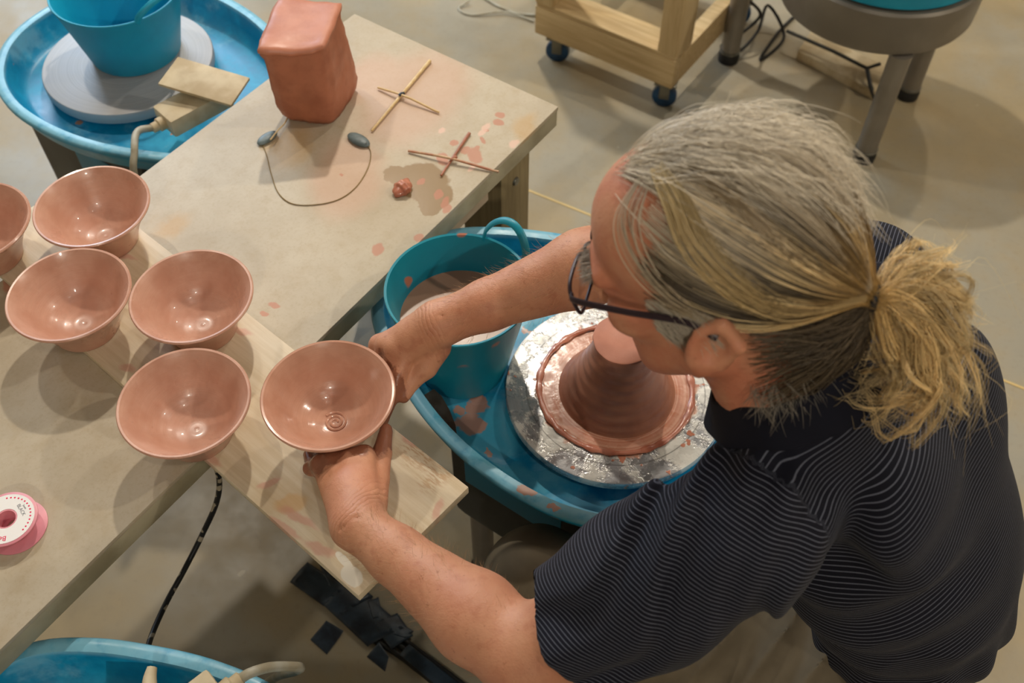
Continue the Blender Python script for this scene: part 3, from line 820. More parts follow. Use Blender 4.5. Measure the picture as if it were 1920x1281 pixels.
# ------------------------------------------------------------------ foot pedals parked in the pans
def pedal(label, loc, rz, tilt, prz=0.0):
    o = thing('foot_pedal', label, 'pedal', loc, rz, 'pedals parked on the pans')
    link('pedal_base', box_mesh('pedal_base', (-0.070, -0.030, 0.0), (0.055, 0.030, 0.036), 0.005), M['beige_plastic'], o)
    link('gland', lathe_mesh('gland', [(0, 0.0), (0.012, 0.0), (0.0125, 0.012), (0.009, 0.014), (0.009, 0.024), (0.006, 0.026), (0, 0.026)], 12), M['beige_plastic'], o, (-0.069, 0.0, 0.018), (0, -pi / 2, 0))
    me = box_mesh('tread_plate', (-0.065, -0.036, -0.003), (0.075, 0.036, 0.003), 0.0015)
    link('tread_plate', me, M['beige_plastic'], o, (0.02, 0, 0.058), (radians(4), tilt, prz))
    link('pivot', box_mesh('pivot', (0.01, -0.02, 0.035), (0.03, 0.02, 0.054), 0.002), M['dark_metal'], o)
    return o
pb = at(376, 212, 0.62)
pd1 = pedal('beige foot pedal parked on the pan of the wheel across the table', (pb[0], pb[1], 0.6225), radians(44), radians(5), radians(-62))
g0 = np.array(WM[pd1.name] @ Vector((-0.090, 0, 0.018)))
tube('pedal_cord', spline([g0, g0 + [-.02, -.025, .012], (-0.645, 1.300, 0.642), (-0.648, 1.270, 0.60), (-0.650, 1.258, 0.42), (-0.665, 1.25, 0.1), (-0.76, 1.2, 0.008)], 50), 0.0062, M['cord_white'], pd1, 10)
gA = at(447, 1276, 0.64); rA = radians(222)
pd2 = pedal('beige foot pedal on the pan at the bottom edge of the picture', (gA[0] + 0.09 * cos(rA), gA[1] + 0.09 * sin(rA), 0.6225), rA, radians(3), radians(-40))
tube('pedal_cord', spline([gA, at(470, 1262, 0.645), at(510, 1251, 0.63), at(560, 1251, 0.60), at(555, 1258, 0.57), at(520, 1268, 0.5), at(490, 1290, 0.35)], 40), 0.0062, M['cord_white'], pd2, 10)
tube('lever', spline([at(285, 1252, 0.665), at(280, 1280, 0.665), at(282, 1330, 0.67)], 10), np.linspace(0.006, 0.011, 10), M['beige_plastic'], pd2, 8)
# mains lead of the near wheel
cb = tube('power_cable', spline([at(398, 855, 0.60), at(411, 900, 0.55), at(405, 945, 0.50), at(378, 1005, 0.45), at(345, 1070, 0.42), at(312, 1130, 0.41), at(285, 1190, 0.42), at(270, 1240, 0.45)], 60), 0.0042, M['cord_black'], None, 10)
tag(cb, 'black cable splashed with pale slip hanging between table and near wheel', 'cable')

# ------------------------------------------------------------------ cables taped to the floor
tc = thing('taped_cable_run', 'run of cables stuck to the floor with dark navy tape', 'cable', (*at(700, 1180, 0)[:2], 0))
fz = 0.004
for off in (-0.018, 0.0, 0.016):
    a, b = at(610, 1110, fz), at(860, 1300, fz); d = b - a; nn = np.array([-d[1], d[0], 0]); nn /= np.linalg.norm(nn)
    tube('cable', spline([a + nn * off * .5, a + d * .33 + nn * off, a + d * .66 + nn * (off * .8 + .004), b + nn * off + d * .3], 30), 0.0055, M['black_rubber'], tc, 8)
def tape(pts, z=0.0085):
    P4 = np.array([at(*p, 0.0) for p in pts]); c = P4.mean(0)
    n = 10; bm = bmesh.new(); g = {}
    L = tolocal(tc, P4)
    a, b = at(610, 1110, fz), at(860, 1300, fz); ab = (b - a)[:2]; ab /= np.linalg.norm(ab)
    for i in range(n + 1):
        for j in range(n + 1):
            u, v = i / n, j / n
            p = (1 - u) * (1 - v) * L[0] + u * (1 - v) * L[1] + u * v * L[2] + (1 - u) * v * L[3]
            w = (1 - u) * (1 - v) * P4[0] + u * (1 - v) * P4[1] + u * v * P4[2] + (1 - u) * v * P4[3]
            q = w[:2] - a[:2]; lat = abs(q[0] * ab[1] - q[1] * ab[0])
            p = p.copy(); p[2] = 0.0012 + 0.0105 * max(0, 1 - (lat / 0.045) ** 2) + random.uniform(0, .0012)
            g[(i, j)] = bm.verts.new(p)
    fs = [bm.faces.new([g[(i, j)], g[(i + 1, j)], g[(i + 1, j + 1)], g[(i, j + 1)]]) for i in range(n) for j in range(n)]
    ex = bmesh.ops.extrude_face_region(bm, geom=fs)
    for v in [e for e in ex['geom'] if isinstance(e, bmesh.types.BMVert)]: v.co.z -= 0.0008
    link('tape_strip', bm_mesh('tape_strip', bm), M['tape'], tc)
tape([(545, 1095), (578, 1058), (650, 1105), (608, 1140)])
tape([(600, 1062), (640, 1062), (700, 1120), (640, 1160)])
tape([(604, 1135), (660, 1090), (760, 1180), (690, 1215)])
tape([(582, 1200), (612, 1165), (645, 1185), (613, 1228)])
tape([(688, 1232), (712, 1208), (730, 1235), (722, 1260)])
tape([(700, 1175), (745, 1150), (775, 1195), (735, 1222)])
tape([(725, 1190), (742, 1165), (776, 1185), (760, 1200)])
tape([(690, 1130), (710, 1120), (718, 1160), (700, 1165)])
tape([(750, 1232), (768, 1212), (880, 1300), (845, 1310)])

# ------------------------------------------------------------------ lumber cart behind the table
ca, cb2 = at(1045, 112, 0), at(1243, 196, 0)
cdir = (cb2 - ca); clen = np.linalg.norm(cdir[:2]); cang = atan2(cdir[1], cdir[0])
ct = thing('lumber_cart', 'pine lumber cart on blue casters standing behind the man', 'cart', (ca[0], ca[1], 0), cang)
CZ = 0.085
def cbx(name, lo, hi, m): return link(name, box_mesh(name, lo, hi, 0.003), m, ct)
W0, W1 = -0.06, clen + 0.03
D1 = 0.45
cbx('rail', (W0, -0.03, CZ), (W1, 0.008, CZ + 0.088), M['pine'])
cbx('rail', (W0, D1 - 0.008, CZ), (W1, D1 + 0.03, CZ + 0.088), M['pine'])
cbx('cross_rail', (W0, 0.009, CZ), (W0 + 0.04, D1 - .009, CZ + 0.088), M['pine'])
cbx('cross_rail', (W1 - .04, 0.009, CZ), (W1, D1 - .009, CZ + 0.088), M['pine'])
cbx('shelf_board', (W0 + .002, -.028, CZ + 0.089), (W1 - .002, 0.062, CZ + 0.10), M['pine'])
for x0 in (W0, W1 - 0.055):
    for y0 in (-0.031, D1 - 0.06):
        cbx('post', (x0, y0, CZ + 0.1005), (x0 + 0.055, y0 + 0.09, 0.92), M['pine_z'])
cbx('top_rail', (W0, -0.03, 0.921), (W1, 0.06, 0.96), M['pine'])
cbx('top_rail', (W0, D1 - 0.06, 0.921), (W1, D1 + 0.03, 0.96), M['pine'])
for cx in (0.0, clen):
    for cy in (0.0, D1):
        w_ = link('caster_wheel', lathe_mesh('caster_wheel', [(0, -0.012), (0.026, -0.012), (0.0325, -0.010), (0.034, 0), (0.0325, 0.010), (0.026, 0.012), (0, 0.012)], 28), M['caster_blue'], ct, (cx, cy, 0.034), (pi / 2, 0, 0.35))
        link('caster_fork', box_mesh('caster_fork', (-0.014, -0.019, 0.032), (0.014, -0.0135, CZ - .001), 0.002), M['zinc'], ct, (cx, cy, 0), (0, 0, 0.35))
        link('caster_fork', box_mesh('caster_fork', (-0.014, 0.0135, 0.032), (0.014, 0.019, CZ - .001), 0.002), M['zinc'], ct, (cx, cy, 0), (0, 0, 0.35))
        link('caster_plate', box_mesh('caster_plate', (-0.03, -0.026, CZ - .006), (0.03, 0.026, CZ - .0005), 0.001), M['zinc'], ct, (cx, cy, 0), (0, 0, 0.35))

# ------------------------------------------------------------------ far wheel on tube legs
f1, f2, f3 = at(1618, 296, 0), at(1700, 180, 0), at(1365, 112, 0)
dw = thing('legged_pottery_wheel', 'round aluminium pottery wheel on tube legs at the top edge', 'pottery wheel', ((f1[0] + f2[0] + f3[0]) / 3, (f1[1] + f2[1] + f3[1]) / 3, 0))
bpts = [at(x, y, 0.33)[:2] for x, y in [(1430, 0), (1500, 52), (1580, 88), (1660, 108), (1740, 106), (1795, 78), (1830, 30)]]
def circ(p, q, r):
    A = np.array([[2 * (q[0] - p[0]), 2 * (q[1] - p[1])], [2 * (r[0] - p[0]), 2 * (r[1] - p[1])]])
    B = np.array([q @ q - p @ p, r @ r - p @ p]); c = np.linalg.solve(A, B); return c, np.linalg.norm(c - p)
DC, DR = circ(bpts[1], bpts[3], bpts[5])
DR = min(DR, 0.34)
dloc = tolocal(dw, [(DC[0], DC[1], 0)])[0]
link('drum', lathe_mesh('drum', [(0, 0.330), (DR - .02, 0.330), (DR - .006, 0.334), (DR, 0.345), (DR + 0.002, 0.440), (DR - .004, 0.446), (0, 0.446)], 96), M['grey_metal'], dw, dloc)
link('splash_pan', lathe_mesh('splash_pan', [(0, 0.4465), (DR - .03, 0.4465), (DR - .012, 0.452), (DR - 0.004, 0.53), (DR - .000, 0.54), (DR - .02, 0.541), (DR - .03, 0.53), (DR - .04, 0.47), (0, 0.465)], 96), M['bucket'], dw, dloc)
link('wheel_head', lathe_mesh('wheel_head', [(0, 0.48), (0.15, 0.48), (0.155, 0.485), (0.155, 0.508), (0.15, 0.51), (0, 0.51)], 64), M['head_clean'], dw, dloc)
for fpt in (f1, f2, f3):
    q = tolocal(dw, [fpt])[0]
    lg = link('leg', lathe_mesh('leg', [(0, 0.022), (0.026, 0.022), (0.026, 0.331 if fpt is not f3 else 0.36), (0, 0.331 if fpt is not f3 else 0.36)], 28), M['grey_metal'], dw, (q[0], q[1], 0))
    link('foot', lathe_mesh('foot', [(0, 0.0), (0.029, 0.0), (0.030, 0.014), (0.030, 0.020), (0.027, 0.030), (0.0265, 0.032), (0, 0.032)], 28), M['black_rubber'], lg)
    link('foot_ring', lathe_mesh('foot_ring', [(0.0265, 0.031), (0.0295, 0.032), (0.0295, 0.037), (0.0265, 0.038), (.0265, .031)], 28), M['zinc'], lg)
tube('leg_arm', [np.array([f3[0], f3[1], 0.345]), np.array([DC[0], DC[1], 0.395])], 0.022, M['grey_metal'], dw, 12)
fp = at(1570, 128, 0)
fpo = thing('floor_pedal', 'tan pedal plate with a wire frame lying under the far wheel', 'pedal', (fp[0], fp[1], 0))
q = tolocal(fpo, [at(1495, 100, .02), at(1640, 178, .02), at(1660, 130, .02), at(1520, 62, .02)])
link('plate', prism_mesh('plate', [(p[0], p[1]) for p in q], 0.001, 0.03, 0.003), M['beige_plastic'], fpo)
tube('wire_frame', [at(1475, 58, .06), at(1560, 95, 0.06), at(1625, 128, 0.06), at(1650, 120, 0.06)], 0.005, M['dark_metal'], fpo, 8)
tube('wire_frame', [at(1625, 126, 0.06), at(1632, 160, .04), at(1640, 185, 0.006)], 0.006, M['dark_metal'], fpo, 8)
cl1 = tube('floor_cable', spline([at(1405, 0, 0.2), at(1425, 30, 0.1), at(1380, 70, 0.05), at(1352, 88, 0.03), at(1380, 100, .02), at(1420, 60, .06), at(1440, 10, .08), at(1470, 70, 0.01), at(1425, 112, 0.006), at(1460, 60, .006), at(1490, 30, .006)], 80), 0.0045, M['black_rubber'], None, 8)
tag(cl1, 'black cable looped around the left foot of the far wheel', 'cable')
cl2 = tube('white_cable', spline([at(860, -25, 0.004), at(905, -5, 0.004), at(940, 14, 0.004), at(985, 27, 0.004), at(1040, 25, 0.005), at(1090, 0, .005)], 40), 0.004, M['cord_white'], None, 8)
tag(cl2, 'thin pale cable curving over the floor towards the lumber cart', 'cable')
cl3 = tube('dark_cable', spline([at(880, 2, 0.011), at(860, 16, 0.004), at(885, 28, 0.004), at(950, 22, 0.011), at(1000, 40, 0.004)], 40), 0.003, M['cord_white'], None, 8)
tag(cl3, 'grey cable kinked on the floor left of the lumber cart', 'cable')

# ------------------------------------------------------------------ the potter: fields -> continuous surfaces
class Field:
    def __init__(s, lo, hi, h):
        s.lo = np.array(lo, float); s.h = h
        s.n = np.ceil((np.array(hi) - s.lo) / h).astype(int) + 1
        s.a = np.full(tuple(s.n), 0.5, np.float32)
    def box(s, lo, hi):
        i0 = np.clip(np.floor((np.array(lo) - s.lo) / s.h).astype(int), 0, s.n)
        i1 = np.clip(np.ceil((np.array(hi) - s.lo) / s.h).astype(int) + 1, 0, s.n)
        return i0, i1
    def grid(s, i0, i1):
        ax = [(s.lo[k] + s.h * np.arange(i0[k], i1[k])).astype(np.float32) for k in range(3)]
        return np.meshgrid(*ax, indexing='ij')
    def apply(s, lo, hi, fn, k=0.0, mode='add'):
        i0, i1 = s.box(lo, hi)
        if np.any(i1 <= i0): return
        X, Y, Z = s.grid(i0, i1)
        d = fn(X, Y, Z)
        sl = tuple(slice(i0[q], i1[q]) for q in range(3))
        a = s.a[sl]
        if mode == 'add':
            if k > 0:
                hh = np.clip(0.5 + 0.5 * (a - d) / k, 0, 1)
                s.a[sl] = a + (d - a) * hh - k * hh * (1 - hh)
            else: s.a[sl] = np.minimum(a, d)
        elif mode == 'sub':
            nd = -d
            if k > 0:
                hh = np.clip(0.5 - 0.5 * (a - nd) / k, 0, 1)
                s.a[sl] = a + (nd - a) * hh + k * hh * (1 - hh)
            else: s.a[sl] = np.maximum(a, nd)
        elif mode == 'disp': s.a[sl] = a + d
    def cone(s, p, q, r1, r2, k=0.0, mode='add', flat=None):
        """tapered capsule; flat = (unit axis, factor): squashed along that axis"""
        p = np.asarray(p, float); q = np.asarray(q, float); m = max(r1, r2) + k + 3 * s.h
        lo = np.minimum(p, q) - m; hi = np.maximum(p, q) + m
        ab = q - p; L2 = float(ab @ ab) + 1e-12
        def fn(X, Y, Z):
            x, y, z = X - p[0], Y - p[1], Z - p[2]
            t = np.clip((x * ab[0] + y * ab[1] + z * ab[2]) / L2, 0, 1)
            x = x - t * ab[0]; y = y - t * ab[1]; z = z - t * ab[2]
            if flat is not None:
                n, f = flat; dn = (x * n[0] + y * n[1] + z * n[2]) * (1 / f - 1)
                x = x + dn * n[0]; y = y + dn * n[1]; z = z + dn * n[2]
                return (np.sqrt(x * x + y * y + z * z) - (r1 + (r2 - r1) * t)) * (f if f < 1 else 1)
            return np.sqrt(x * x + y * y + z * z) - (r1 + (r2 - r1) * t)
        s.apply(lo, hi, fn, k, mode)
    def chain(s, pts, rs, k=0.0, **kw):
        for i in range(len(pts) - 1): s.cone(pts[i], pts[i + 1], rs[i], rs[i + 1], k if i else kw.get('k0', k))
    def ell(s, c, R, axes=None, k=0.0, mode='add'):
        c = np.asarray(c, float); R = np.asarray(R, float); A = np.eye(3) if axes is None else np.asarray(axes, float)
        ext = np.sqrt(((A * R[:, None]) ** 2).sum(0)) + k + 3 * s.h
        def fn(X, Y, Z):
            x, y, z = X - c[0], Y - c[1], Z - c[2]
            u = [(x * A[i, 0] + y * A[i, 1] + z * A[i, 2]) for i in range(3)]
            k0 = np.sqrt(sum((u[i] / R[i]) ** 2 for i in range(3))) + 1e-6
            k1 = np.sqrt(sum((u[i] / R[i] ** 2) ** 2 for i in range(3))) + 1e-6
            return k0 * (k0 - 1) / k1
        s.apply(c - ext, c + ext, fn, k, mode)
    def plane_cut(s, p, n, lo, hi, k=0.003):
        """remove everything on the +n side of p inside a box"""
        p = np.asarray(p); n = np.asarray(n) / np.linalg.norm(n)
        s.apply(lo, hi, lambda X, Y, Z: -((X - p[0]) * n[0] + (Y - p[1]) * n[1] + (Z - p[2]) * n[2]), k, 'sub')
    def mesh(s):
        a = s.a; S = a < 0
        N = np.array(a.shape)
        c = np.zeros(tuple(N - 1), np.int8)
        for dx in (0, 1):
            for dy in (0, 1):
                for dz in (0, 1): c += S[dx:N[0] - 1 + dx, dy:N[1] - 1 + dy, dz:N[2] - 1 + dz]
        act = np.argwhere((c > 0) & (c < 8)).astype(np.int32)
        idx = np.full(tuple(N - 1), -1, np.int32); idx[tuple(act.T)] = np.arange(len(act))
        acc = np.zeros((len(act), 3)); cnt = np.zeros(len(act))
        cor = [(i, j, k) for i in (0, 1) for j in (0, 1) for k in (0, 1)]
        for u in cor:
            for ax in range(3):
                if u[ax]: continue
                w = list(u); w[ax] = 1
                A = a[tuple((act + u).T)]; B = a[tuple((act + w).T)]
                m = (A < 0) != (B < 0)
                t = np.where(m, A / np.where(m, A - B, 1), 0)
                pt = np.tile(np.array(u, float), (len(act), 1)); pt[:, ax] = t
                acc[m] += pt[m]; cnt[m] += 1
        V = s.lo + s.h * (act + acc / cnt[:, None])
        Q = []
        for ax in range(3):
            o1, o2 = [(1, 2), (2, 0), (0, 1)][ax]
            sl0 = [slice(1, -1)] * 3; sl0[ax] = slice(0, -1)
            sl1 = [slice(1, -1)] * 3; sl1[ax] = slice(1, None)
            A = S[tuple(sl0)]; B = S[tuple(sl1)]
            e = np.argwhere(A != B)
            if not len(e): continue
            flip = A[tuple(e.T)]
            g = e.copy(); g[:, o1] += 1; g[:, o2] += 1
            d1 = np.zeros(3, int); d1[o1] = 1; d2 = np.zeros(3, int); d2[o2] = 1
            q = np.stack([idx[tuple((g - d1 - d2).T)], idx[tuple((g - d2).T)], idx[tuple(g.T)], idx[tuple((g - d1).T)]], 1)
            q[~flip] = q[~flip][:, ::-1]
            Q.append(q)
        return V, np.vstack(Q)

def smooth_mesh(V, Q, it=2, lam=0.5):
    for _ in range(it):
        acc = np.zeros_like(V); cnt = np.zeros(len(V))
        for i in range(4):
            j = (i + 1) % 4
            np.add.at(acc, Q[:, i], V[Q[:, j]]); np.add.at(acc, Q[:, j], V[Q[:, i]])
            np.add.at(cnt, Q[:, i], 1); np.add.at(cnt, Q[:, j], 1)
        V = V + lam * (acc / np.maximum(cnt, 1)[:, None] - V)
    return V
def quad_mesh(name, V, Q):
    me = bpy.data.meshes.new(name)
    me.vertices.add(len(V)); me.vertices.foreach_set('co', np.ascontiguousarray(V, np.float32).ravel())
    me.loops.add(len(Q) * 4); me.loops.foreach_set('vertex_index', Q.astype(np.int32).ravel())
    me.polygons.add(len(Q)); me.polygons.foreach_set('loop_start', np.arange(0, len(Q) * 4, 4, dtype=np.int32))
    try: me.polygons.foreach_set('loop_total', np.full(len(Q), 4, dtype=np.int32))
    except Exception: pass
    me.update(calc_edges=True); me.validate()
    return me
def fattr(me, name, val):
    at_ = me.attributes.new(name, 'FLOAT', 'POINT'); at_.data.foreach_set('value', np.ascontiguousarray(val, np.float32))

unit = lambda v: np.asarray(v, float) / np.linalg.norm(v)
# --- landmarks
yaw, pit = radians(156), radians(20)
HF = np.array([cos(yaw) * cos(pit), sin(yaw) * cos(pit), -sin(pit)])
HL = unit(np.cross([0, 0, 1], HF)); HU = np.cross(HF, HL)
HC = np.array([0.176, 0.583, 1.166])
def hd(f, l, u): return HC + f * HF + l * HL + u * HU
HAX = np.array([HF, HL, HU])
C7 = hd(-0.075, 0, -0.135)
SL = np.array([0.212, 0.432, 0.955]); SR = np.array([0.400, 0.745, 0.945])
EL = dep(985, 1232, 1.045); ER = dep(1205, 462, 1.25)
WL = at(672, 985, 0.772); WR = at(822, 607, 0.808)
PEL = np.array([0.496, 0.520, 0.585])
BF = np.array([cos(radians(147)), sin(radians(147)), 0.0]); BL = np.array([-BF[1], BF[0], 0.0])     # facing, left of the body
BZc = np.array([HB[0], HB[1], 0])
def bpol(r, phi, z): return np.array([HB[0] + r * cos(radians(phi)), HB[1] + r * sin(radians(phi)), z])

pm = thing('person', 'person with grey blond ponytail, glasses and striped navy polo shirt, lifting a bowl', 'person', (PEL[0], PEL[1], 0))

# --- body (skin): head, neck, trunk, arms and hands as one surface
H = 0.003
F = Field((-0.33, 0.20, 0.60), (0.70, 1.04, 1.315), H)
F.ell(hd(-0.014, 0, 0.045), (0.099, 0.078, 0.086), HAX)
F.ell(hd(0.034, 0, 0.050), (0.063, 0.066, 0.064), HAX, 0.02)
F.ell(hd(0.046, 0, -0.022), (0.050, 0.059, 0.072), HAX, 0.02)
F.ell(hd(0.052, 0, -0.080), (0.042, 0.046, 0.036), HAX, 0.02)
F.ell(hd(0.078, 0, -0.106), (0.018, 0.020, 0.016), HAX, 0.014)
for sgn in (-1, 1):
    F.cone(hd(0.002, sgn * 0.056, -0.055), hd(0.066, sgn * 0.022, -0.103), 0.017, 0.016, 0.018)
    F.ell(hd(0.064, sgn * 0.042, -0.020), (0.026, 0.024, 0.022), HAX, 0.015)
    F.cone(hd(0.080, sgn * 0.050, 0.026), hd(0.096, sgn * 0.012, 0.027), 0.010, 0.011, 0.012)
    F.ell(hd(0.100, sgn * 0.033, 0.006), (0.016, 0.018, 0.012), HAX, 0.010, 'sub')
    F.ell(hd(0.080, sgn * 0.033, 0.006), (0.0135, 0.0150, 0.0125), HAX, 0.003)
    F.ell(hd(0.106, sgn * 0.0125, -0.036), (0.010, 0.008, 0.008), HAX, 0.006)
    # ear: a shell with a hollow
    ea = np.array([unit(HF * 0.93 - HL * 0.0 * sgn + HU * 0.36), unit(HL * sgn * 0.92 - HF * 0.36), unit(HU * 0.93 - HF * 0.36)])
    ec = hd(-0.022, sgn * 0.084, -0.012)
    F.ell(ec, (0.021, 0.0085, 0.033), ea, 0.008)
    F.cone(ec + ea[2] * 0.018 + ea[0] * 0.012, ec + ea[2] * 0.033 - ea[0] * .002, 0.005, 0.005, 0.006)
    F.cone(ec + ea[2] * 0.033 - ea[0] * .002, ec + ea[2] * 0.014 - ea[0] * 0.020, 0.005, 0.0055, 0.006)
    F.cone(ec + ea[2] * 0.014 - ea[0] * 0.020, ec - ea[2] * 0.018 - ea[0] * 0.011, 0.0055, 0.004, 0.006)
    F.ell(ec - ea[2] * 0.032 + ea[0] * 0.004, (0.009, 0.006, 0.010), ea, 0.006)
    F.ell(ec + ea[1] * 0.009 + ea[2] * 0.004 + ea[0] * .004, (0.0115, 0.008, 0.018), ea, 0.004, 'sub')
    F.cone(ec + ea[0] * 0.014 - ea[2] * 0.006, ec + ea[0] * 0.012 - ea[2] * 0.016, 0.0045, 0.004, 0.004)
F.cone(hd(0.097, 0, 0.014), hd(0.118, 0, -0.026), 0.008, 0.0125, 0.010)
F.ell(hd(0.098, 0, -0.064), (0.009, 0.024, 0.006), HAX, 0.006)
F.ell(hd(0.095, 0, -0.075), (0.009, 0.021, 0.0065), HAX, 0.005)
F.ell(hd(0.104, 0, -0.0695), (0.006, 0.024, 0.0013), HAX, 0.002, 'sub')
# neck and trunk
F.cone(hd(-0.022, 0, -0.045), C7 + HF * 0.035, 0.057, 0.060, 0.03)
F.cone(C7 + HF * 0.03, C7 * 0.4 + (SL + SR) / 2 * 0.6, 0.060, 0.085, 0.03)
CH = np.array([0.392, 0.552, 0.865])
SP = unit((SL + SR) / 2 - PEL); SPf = unit(np.cross(BL, SP)); 
if SPf @ BF < 0: SPf = -SPf
TAX = np.array([SPf, BL, SP])
F.ell(CH + np.array([.015, 0, -.02]), (0.085, 0.125, 0.15), TAX, 0.03)
F.ell(PEL + np.array([-.0, .01, .10]), (0.075, 0.105, 0.13), TAX, 0.03)
F.cone(SL * .7 + SR * .3, SR * .7 + SL * .3, 0.06, 0.06, 0.04)
# arms
for S_, E_, W_, bul in ((SL, EL, WL, 1), (SR, ER, WR, 1)):
    F.cone(S_, S_ * .4 + E_ * .6, 0.056, 0.050, 0.03)
    F.cone(S_ * .45 + E_ * .55, E_, 0.050, 0.043, 0.02)
    F.cone(E_, E_ * .72 + W_ * .28, 0.043, 0.0475, 0.02)
    F.cone(E_ * .72 + W_ * .28, W_ * .75 + E_ * .25, 0.0475, 0.032, 0.015)
    F.cone(W_ * .75 + E_ * .25, W_, 0.032, 0.0285, 0.012)
# brachioradialis swell on the outer side of the near forearm
F.cone(EL * .8 + WL * .2 + np.array([-.010, -.004, 0.012]), EL * .5 + WL * .5 + np.array([-.002, .0, 0.006]), 0.030, 0.024, 0.02)

def hand(W, E, mcp, pip, dip, tip, thumb, thr, up):
    fr = [0.0125, 0.0108, 0.0092, 0.0078]
    cen = sum(mcp) / 4
    for i, m in enumerate(mcp):
        w0 = W + (m - cen) * 0.45
        F.cone(w0, m, 0.0185, 0.0128, 0.012, flat=None)
    # fleshy palm below the metacarpals
    F.cone(W * .55 + cen * .45 - up * 0.008, cen * 0.85 + W * .15 - up * 0.007, 0.021, 0.016, 0.014)
    F.cone(W, W * .5 + cen * .5, 0.027, 0.022, 0.014)
    for i in range(4):
        s_ = 1.0 if i < 3 else 0.86
        rs = [r * s_ for r in fr]
        F.cone(mcp[i], pip[i], rs[0], rs[1], 0.006)
        F.cone(pip[i], dip[i], rs[1], rs[2], 0.003)
        F.cone(dip[i], tip[i], rs[2], rs[3], 0.003)
        F.ell(mcp[i] + up * 0.004, (0.011, 0.011, 0.009), None, 0.008)       # knuckle
    F.cone(thumb[0], thumb[1], thr[0], thr[1], 0.005)
    F.cone(thumb[1], thumb[2], thr[1], thr[2], 0.003)
    F.cone(thumb[2], thumb[3], thr[2], thr[3], 0.004)
    # tendons on the back of the hand
    for i in range(3):
        F.cone(W * .7 + mcp[i] * .3 + up * 0.0165 + (mcp[i] - cen) * .1, mcp[i] + up * 0.0075, 0.0024, 0.0026, 0.007)
upL = unit(np.array([-0.30, -0.25, 0.90])); upR = unit(np.array([0.10, 0.05, 1.0]))
hand(WL, EL,
     [at(683, 856, .764), at(656, 862, .766), at(628, 866, .760), at(604, 872, .749)],
     [bpol(.074, -76, .742), bpol(.075, -87, .740), bpol(.076, -97, .737), bpol(.076, -107, .733)],
     [bpol(.058, -74, .713), bpol(.059, -91, .712), bpol(.060, -103, .711), bpol(.062, -115, .712)],
     [bpol(.040, -70, .7072), bpol(.036, -93, .7072), bpol(.040, -115, .7072), bpol(.050, -132, .7078)],
     [at(700, 955, .762), at(708, 900, .752), at(716, 850, .746), at(724, 806, .744)], (0.0165, 0.0145, 0.0122, 0.0085), upL)
hand(WR, ER,
     [at(762, 664, .776), at(742, 652, .780), at(725, 647, .772), at(711, 647, .758)],
     [bpol(.076, 20, .746), bpol(.079, 38, .742), bpol(.079, 53, .737), bpol(.080, 67, .731)],
     [bpol(.059, 12, .713), bpol(.060, 33, .712), bpol(.062, 55, .711), bpol(.068, 78, .712)],
     [bpol(.040, 4, .7072), bpol(.038, 28, .7072), bpol(.042, 54, .7072), bpol(.053, 84, .7078)],
     [at(818, 650, .778), at(797, 688, .757), at(772, 714, .745), at(757, 744, .740)], (0.0200, 0.0165, 0.0122, 0.0088), upR)
# folds of skin at the wrists
for W_, m_, up_ in ((WL, at(636, 868, .757), upL), (WR, at(726, 646, .77), upR)):
    dv = unit(m_ - W_)
    for q in (-0.004, 0.004, 0.011):
        side = unit(np.cross(dv, up_))
        F.cone(W_ + dv * q + up_ * 0.026 - side * 0.012, W_ + dv * q + up_ * 0.026 + side * 0.016, 0.0008, 0.0008, 0.004, 'sub')
# the hands lie against the outside of the bowl
op = [(r, z + HBZ) for r, z in bowl_profile()[3:19]]
prz = np.array([p[1] for p in op]); prr = np.array([p[0] for p in op])
def bowl_d(X, Y, Z):
    rr = np.sqrt((X - HB[0]) ** 2 + (Y - HB[1]) ** 2)
    rb = np.interp(Z, prz, prr)
    d1 = (rr - rb) * 0.72
    return np.maximum(d1, np.maximum((HBZ - 0.0) - Z, Z - (HBZ + 0.08))).astype(np.float32) - 0.0008
F.apply((HB[0] - .1, HB[1] - .1, HBZ - .01), (HB[0] + .1, HB[1] + .1, HBZ + .085), bowl_d, 0.002, 'sub')
F.plane_cut((0, 0, BZ + 0.0006), (0, 0, -1), (HB[0] - .12, HB[1] - .12, BZ - .03), (HB[0] + .12, HB[1] + .12, BZ + .02), 0.0)
V, Q = F.mesh()
V = smooth_mesh(V, Q, 2, 0.4)
del F
me = quad_mesh('body', tolocal(pm, V), Q)
dh = np.minimum(np.linalg.norm((V - at(640, 862, .75)) * [1, 1, 1], axis=1), np.linalg.norm(V - at(735, 655, .765), axis=1))
dbw = np.linalg.norm(V - np.array([HB[0], HB[1], 0.74]), axis=1)
fattr(me, 'clay', np.clip((0.108 - dbw) / 0.022, 0, 1))
hl = (V - HC) @ HAX.T
inhead = (np.linalg.norm(V - HC, axis=1) < 0.19)
fattr(me, 'head', inhead.astype(float))
wrk = np.zeros(len(V)); wrm = np.zeros(len(V))
for E_, W_ in ((EL, WL), (ER, WR)):
    ax_ = unit(W_ - E_); q_ = (V - W_) @ ax_; rad_ = np.linalg.norm((V - W_) - np.outer(q_, ax_), axis=1)
    mk = np.exp(-((q_ - 0.008) / 0.013) ** 2) * (rad_ < 0.06)
    wrk = np.where(mk > wrm, q_, wrk); wrm = np.maximum(wrm, mk)
fattr(me, 'wrk', wrk); fattr(me, 'wrm', wrm)
dw_ = np.minimum(np.linalg.norm(V - EL, axis=1), np.linalg.norm(V - ER, axis=1))

